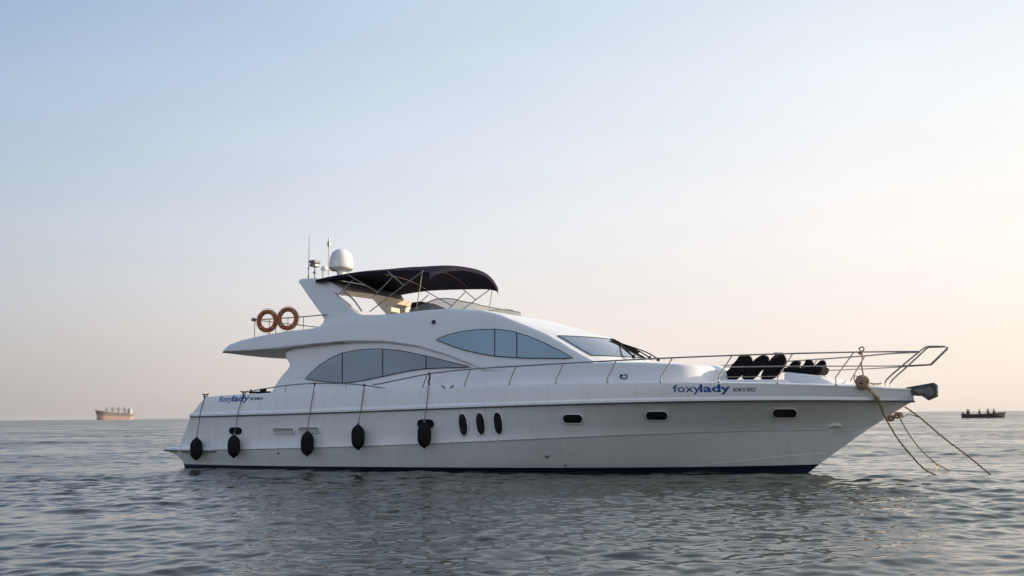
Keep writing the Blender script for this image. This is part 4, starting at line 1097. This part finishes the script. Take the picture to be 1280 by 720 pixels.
P4 = [stE+Vector((.05, 0, 0))]+[at_depth(x, y, stE.y+.1) for x, y in ((1134, 518.5), (1143, 519.5), (1152, 523))]
rope('loose_line', catmull(P4, 5), .012, M['darkrope'], 'short loose line drooping to the right from the bow eye', group=None)
# coil on rail
bm = bmesh.new(); rnd = random.Random(3); c0 = coilp; P = []
for k in range(260):
    a = k*.55; q1 = Matrix.Rotation(k*.043, 3, 'Y') @ Matrix.Rotation(.9*math.sin(k*.021)+k*.017, 3, 'X')
    v_ = q1 @ Vector((math.cos(a)*.145, math.sin(a)*.145, .05*math.sin(k*.11)))
    P.append(Vector((v_.x, v_.y*.75, v_.z*1.08)))
tube(bm, catmull(P, 2), .020, 6)
hz = bpt(1076, 441, lambda u, z: sheer_b(u)-.02)-c0
tube(bm, catmull([hz+Vector((0, 0, .0)), hz+Vector((.03, -.02, -.15)), Vector((.0, -.03, .42)), Vector((.03, -.02, .2)), Vector((.0, 0, .1))], 5), .018, 6)
tube(bm, catmull([Vector((-.05, 0, .1)), Vector((-.16, -.03, .16)), Vector((-.17, -.03, .02)), Vector((-.08, 0, -.06))], 5), .012, 6)
tube(bm, catmull([hz+Vector((.02, 0, .03)), hz+Vector((.08, 0, .08)), hz+Vector((.04, 0, .14)), hz+Vector((-.03, 0, .10)), hz+Vector((0, 0, .02)), hz+Vector((-.05, 0, -.02)), hz+Vector((.05, -.03, -.03))], 5), .016, 6)
o = obj('rope_coil', bm, M['rope'], None); o.matrix_world = T @ Matrix.Translation(c0)
setprops(o, 'bundled tan rope coil hanging from the bow rail over the deck edge', 'rope')
bm = bmesh.new(); P = []
kb = bpt(1096, 497.5, lambda u, z: hs(u, z)+.12)
for k in range(40): a = k*.7; P.append(Vector((.05*math.cos(a), .04*math.sin(a*1.3), .055*math.sin(a))))
tube(bm, P, .016, 6); o = obj('rope_knot', bm, M['rope'], None); o.matrix_world = T @ Matrix.Translation(kb); setprops(o, 'tan rope knot against the bow edge just below the coil', 'knot')
bm = bmesh.new(); P = []; kb = bpt(1118, 521, .03)
for k in range(60): a = k*.6; P.append(Vector((.20*math.cos(a*.5)*(.6+.4*math.sin(k)), .05*math.sin(a*1.3), .055*math.sin(a)+.25*.2*math.cos(a*.5))))
tube(bm, P, .024, 6); o = obj('rope_lashing', bm, M['rope'], None); o.matrix_world = T @ Matrix.Translation(kb); setprops(o, 'tan rope lashing bundled round the eye on the stem under the bow', 'lashing')

# ------------------------------------------------------------------ fishing boat and its people
M['boat'] = mat('dark_painted_wood', (.035, .038, .042), .6, var=.3)
M['boatin'] = mat('worn_planks', (.16, .14, .11), .8, var=.2)
M['skin'] = mat('brown_skin', (.10, .055, .035), .6, var=.05)
M['cloth1'] = mat('dark_brown_cloth', (.05, .035, .03), .9, var=.2)
M['cloth2'] = mat('dark_blue_cloth', (.03, .035, .05), .9, var=.2)
M['cloth3'] = mat('grey_cloth', (.10, .095, .09), .9, var=.2)
M['hair'] = mat('black_hair', (.01, .009, .008), .7, var=.1)
pL, pR = on_water(1203.5, 522.5), on_water(1253.5, 522.0); pR = Vector((pR.x, pL.y, 0)); BL = (pR-pL).length; pxm = BL/50
fb = empty('fishing_boat', Matrix.Translation((pL+pR)/2), 'small dark open wooden fishing boat with raised bow, far off at the right edge', 'boat')
bm = bmesh.new(); prev = None; NSB = 24
for i in range(NSB+1):
    s = i/NSB; x = (s-.5)*BL; hb = 1.0*(1-max(0, (s-.55)/.45)**2.2)*(.75+.25*min(1, s*4)); hb = max(.03, hb)
    zt_ = (4.5+2.4*max(0, (s-.5)/.5)**1.3+ .8*max(0, (.1-s)/.1))*pxm
    ring_ = []
    for t in np.linspace(0, 1, 9): 
        a = t*math.pi; xx = x + (0 if s < .95 else (.25*abs(math.cos(a)) if False else 0)); yy = -math.cos(a)*hb*(1 if abs(math.cos(a)) > .01 else 0); zz = zt_-(zt_+.25)*math.sin(a)**.7
        ring_.append(bm.verts.new((xx+.5*(max(0, zz)/max(zt_, .1))*max(0, (s-.85)/.15), yy, zz)))
    if prev:
        for k in range(8): bm.faces.new((prev[k], ring_[k], ring_[k+1], prev[k+1]))
    else: bm.faces.new(ring_)
    prev = ring_
bm.faces.new(prev[::-1])
bmesh.ops.recalc_face_normals(bm, faces=bm.faces)
g_ = bmesh.ops.solidify(bm, geom=bm.faces[:], thickness=.06)
obj('hull', bm, M['boat'], fb)
bm = bmesh.new(); box(bm, (-.1*BL, 0, .28), (BL*.7, 1.5, .05)); 
for xx in (-.3, -.05, .15, .3): box(bm, (xx*BL, 0, .42), (.3, 1.75, .05))
obj('thwarts', bm, M['boatin'], fb, smooth=False)
bm = bmesh.new(); tube(bm, catmull([(.16*BL-.9, 0, .4), (.16*BL-.7, 0, 1.5), (.16*BL, 0, 1.85), (.16*BL+.6, 0, 1.5), (.16*BL+.8, 0, .5)], 5), .04, 6); obj('awning_hoop', bm, M['boat'], fb)
bm = bmesh.new(); box(bm, (-.49*BL, 0, 1.0), (.25, .3, .5), .05); tube(bm, [(-.52*BL, 0, .9), (-.53*BL, 0, -.2)], .06, 8); obj('outboard_motor', bm, M['grey'], fb)
def person(base_w, pose, cloth, lab):
    """one skinned body; pose 'sit' or 'stand'"""
    if pose == 'sit':
        J = {'pel': (0, 0, .48), 'che': (.05, 0, .88), 'nk': (.08, 0, 1.08), 'hd': (.11, 0, 1.20), 'ht': (.11, 0, 1.32)}
        for n_, s in (('l', .12), ('r', -.12)): J.update({'hp'+n_: (.02, s, .46), 'kn'+n_: (.42, s*1.3, .52), 'an'+n_: (.42, s*1.2, .10), 'to'+n_: (.58, s*1.2, .05), 'sh'+n_: (.06, s*1.6, 1.0), 'el'+n_: (.16, s*2.1, .76), 'ha'+n_: (.38, s*1.2, .66)})
    else:
        J = {'pel': (0, 0, .92), 'che': (.02, 0, 1.30), 'nk': (.03, 0, 1.50), 'hd': (.05, 0, 1.60), 'ht': (.05, 0, 1.72)}
        for n_, s in (('l', .10), ('r', -.10)): J.update({'hp'+n_: (0, s, .88), 'kn'+n_: (.05, s*1.3, .48), 'an'+n_: (-.02, s*1.3, .08), 'to'+n_: (.14, s*1.4, .03), 'sh'+n_: (.02, s*1.9, 1.42), 'el'+n_: (.05, s*2.5, 1.14), 'ha'+n_: (.26, s*2.0, 1.05)})
    Rd = {'pel': .14, 'che': .16, 'nk': .06, 'hd': .10, 'ht': .085, 'hp': .10, 'kn': .07, 'an': .045, 'to': .035, 'sh': .07, 'el': .045, 'ha': .035}
    E = [('pel', 'che'), ('che', 'nk'), ('nk', 'hd'), ('hd', 'ht')]
    for n_ in 'lr': E += [('pel', 'hp'+n_), ('hp'+n_, 'kn'+n_), ('kn'+n_, 'an'+n_), ('an'+n_, 'to'+n_), ('che', 'sh'+n_), ('sh'+n_, 'el'+n_), ('el'+n_, 'ha'+n_)]
    ks = list(J); me = bpy.data.meshes.new('person'); me.from_pydata([J[k] for k in ks], [(ks.index(a), ks.index(b_)) for a, b_ in E], [])
    o = bpy.data.objects.new('tmp', me); COL.objects.link(o)
    o.modifiers.new('s', 'SKIN'); 
    for i, k in enumerate(ks):
        r_ = Rd.get(k, Rd.get(k[:-1], .05)); me.skin_vertices[0].data[i].radius = (r_, r_)
    me.skin_vertices[0].data[0].use_root = True
    o.modifiers.new('u', 'SUBSURF').levels = 1; bpy.context.view_layer.update()
    m2 = bpy.data.meshes.new_from_object(o.evaluated_get(bpy.context.evaluated_depsgraph_get())); bpy.data.objects.remove(o)
    m2.materials.clear(); m2.materials.append(cloth); m2.materials.append(M['skin']); nk = J['nk'][2]
    for p_ in m2.polygons:
        p_.use_smooth = True
        if p_.center.z > nk: p_.material_index = 1
    b_ = bpy.data.objects.new('person', m2); COL.objects.link(b_); b_.location = base_w+Vector((0, 0, .28)); b_.scale = (1.2,)*3; setprops(b_, lab, 'person', 'people in the far fishing boat')
    bm = bmesh.new(); bmesh.ops.create_uvsphere(bm, u_segments=12, v_segments=8, radius=.125)
    for v_ in bm.verts: v_.co += Vector((J['hd'][0]-.03, 0, J['ht'][2]-.03))
    obj('hair', bm, M['hair'], b_)
    return b_
cb_ = (pL+pR)/2
def bx_(px): return Vector((cb_.x+(px-1228.5)*pxm, cb_.y, .05))
person(bx_(1209)+Vector((0, 0, -.05)), 'sit', M['cloth1'], 'person in dark brown clothes at the left end of the far fishing boat')
person(bx_(1212)+Vector((0, .5, -.15)), 'sit', M['cloth3'], 'person in grey clothes crouched close behind the leftmost one in the far fishing boat')
person(bx_(1224)+Vector((0, .2, -.1)), 'sit', M['cloth2'], 'person in dark blue clothes sitting alone amidships in the far fishing boat')
person(bx_(1234)+Vector((0, 0, 0)), 'sit', M['cloth1'], 'person in dark brown clothes sitting under the hoop of the far fishing boat')
person(bx_(1242)+Vector((0, .3, 0)), 'sit', M['cloth2'], 'person in dark blue clothes sitting nearest the raised bow of the far fishing boat')

# ------------------------------------------------------------------ cargo ship
YS = 2300.0; k_ = YS/FPX
sc_ = at_depth(143.5, 524.6, YS); 
SL = 44*k_*.99; yawS = math.acos(1/1.35)*.92
SM = Matrix.Translation((sc_.x, YS, 0)) @ Matrix.Rotation(math.pi+yawS, 4, 'Z')
M['ship'] = mat('hazed_dark_red_hull', (.17, .135, .125), .7, var=.2, scale=.05)  # distance haze mixed into the hull and waterline band colours
M['shipb'] = mat('hazed_orange_red_boot_topping', (.38, .24, .19), .7, var=.2, scale=.05)
M['shipw'] = mat('ship_white_paint', (.6, .58, .54), .6, var=.1)
M['crane'] = mat('ship_crane_grey', (.20, .21, .20), .6, var=.1)
ship = empty('cargo_ship', SM, 'distant cargo ship with dark hull, orange waterline band and deck cranes on the left horizon', 'ship')
def ship_hull(za, zb, ra, rb, hbm, name, m, flare=0.0):
    bm = bmesh.new(); prev = None; n_ = 40
    for i in range(n_+1):
        s = i/n_; x = (s-.5)*SL; hb = 11*min(1, (.35+s*6 if s < .11 else 1))*(1-max(0, (s-.80)/.20)**2.0)**.6+.05
        z0 = za if za < 0 else za+ra*s; z1 = zb+rb*s+(1.2*k_*max(0, (s-.75)/.25)**1.5 if za > 0 else 0); up = 0
        sh = 4.0*max(0, (s-.8)/.2)*hbm
        a = [(x, -hb, z0), (x+sh, -hb*(1+flare*(s > .8)), z1+up), (x+sh, hb*(1+flare*(s > .8)), z1+up), (x, hb, z0)]
        cur = [bm.verts.new(c__) for c__ in a]
        if prev:
            for k in range(4): bm.faces.new((prev[k], cur[k], cur[(k+1) % 4], prev[(k+1) % 4]))
        else: bm.faces.new(cur)
        prev = cur
    bm.faces.new(prev[::-1]); bmesh.ops.recalc_face_normals(bm, faces=bm.faces)
    return obj(name, bm, m, ship, angle=50)
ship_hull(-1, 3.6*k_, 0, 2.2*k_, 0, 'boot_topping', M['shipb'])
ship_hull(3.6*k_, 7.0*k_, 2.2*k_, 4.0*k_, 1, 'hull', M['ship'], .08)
bm = bmesh.new(); box(bm, (-SL*.42, 0, 9.5*k_), (SL*.08, 18, 5.0*k_)); box(bm, (-SL*.42, 0, 12.5*k_), (SL*.05, 14, 1.6*k_)); tube(bm, [(-SL*.44, 0, 12*k_), (-SL*.44, 0, 16.5*k_)], 1.2, 8); obj('bridge_house', bm, M['shipw'], ship, smooth=False)
for s in (-.27, -.10, .07, .24):
    bm = bmesh.new(); x = s*SL; tube(bm, [(x, 0, 6.5*k_), (x, 0, 15.5*k_)], 1.5, 8); box(bm, (x, 0, 12*k_), (5, 4, 2.2*k_)); tube(bm, [(x, 0, 12*k_), (x-14, 0, 15*k_)], .6, 6); obj('deck_crane', bm, M['crane'], ship)

# ------------------------------------------------------------------ air
m = bpy.data.materials.new('haze'); m.use_nodes = True; nt = m.node_tree; nt.nodes.clear()
mo = nt.nodes.new('ShaderNodeOutputMaterial'); pv = nt.nodes.new('ShaderNodeVolumePrincipled')
pv.inputs['Color'].default_value = (.90, .89, .88, 1); pv.inputs['Density'].default_value = .00005; pv.inputs['Anisotropy'].default_value = .2
nt.links.new(pv.outputs[0], mo.inputs['Volume'])
bm = bmesh.new(); box(bm, (0, 0, 18), (29000, 29000, 42)); hz_ = obj('haze', bm, m, None, smooth=False); setprops(hz_, kind='stuff')
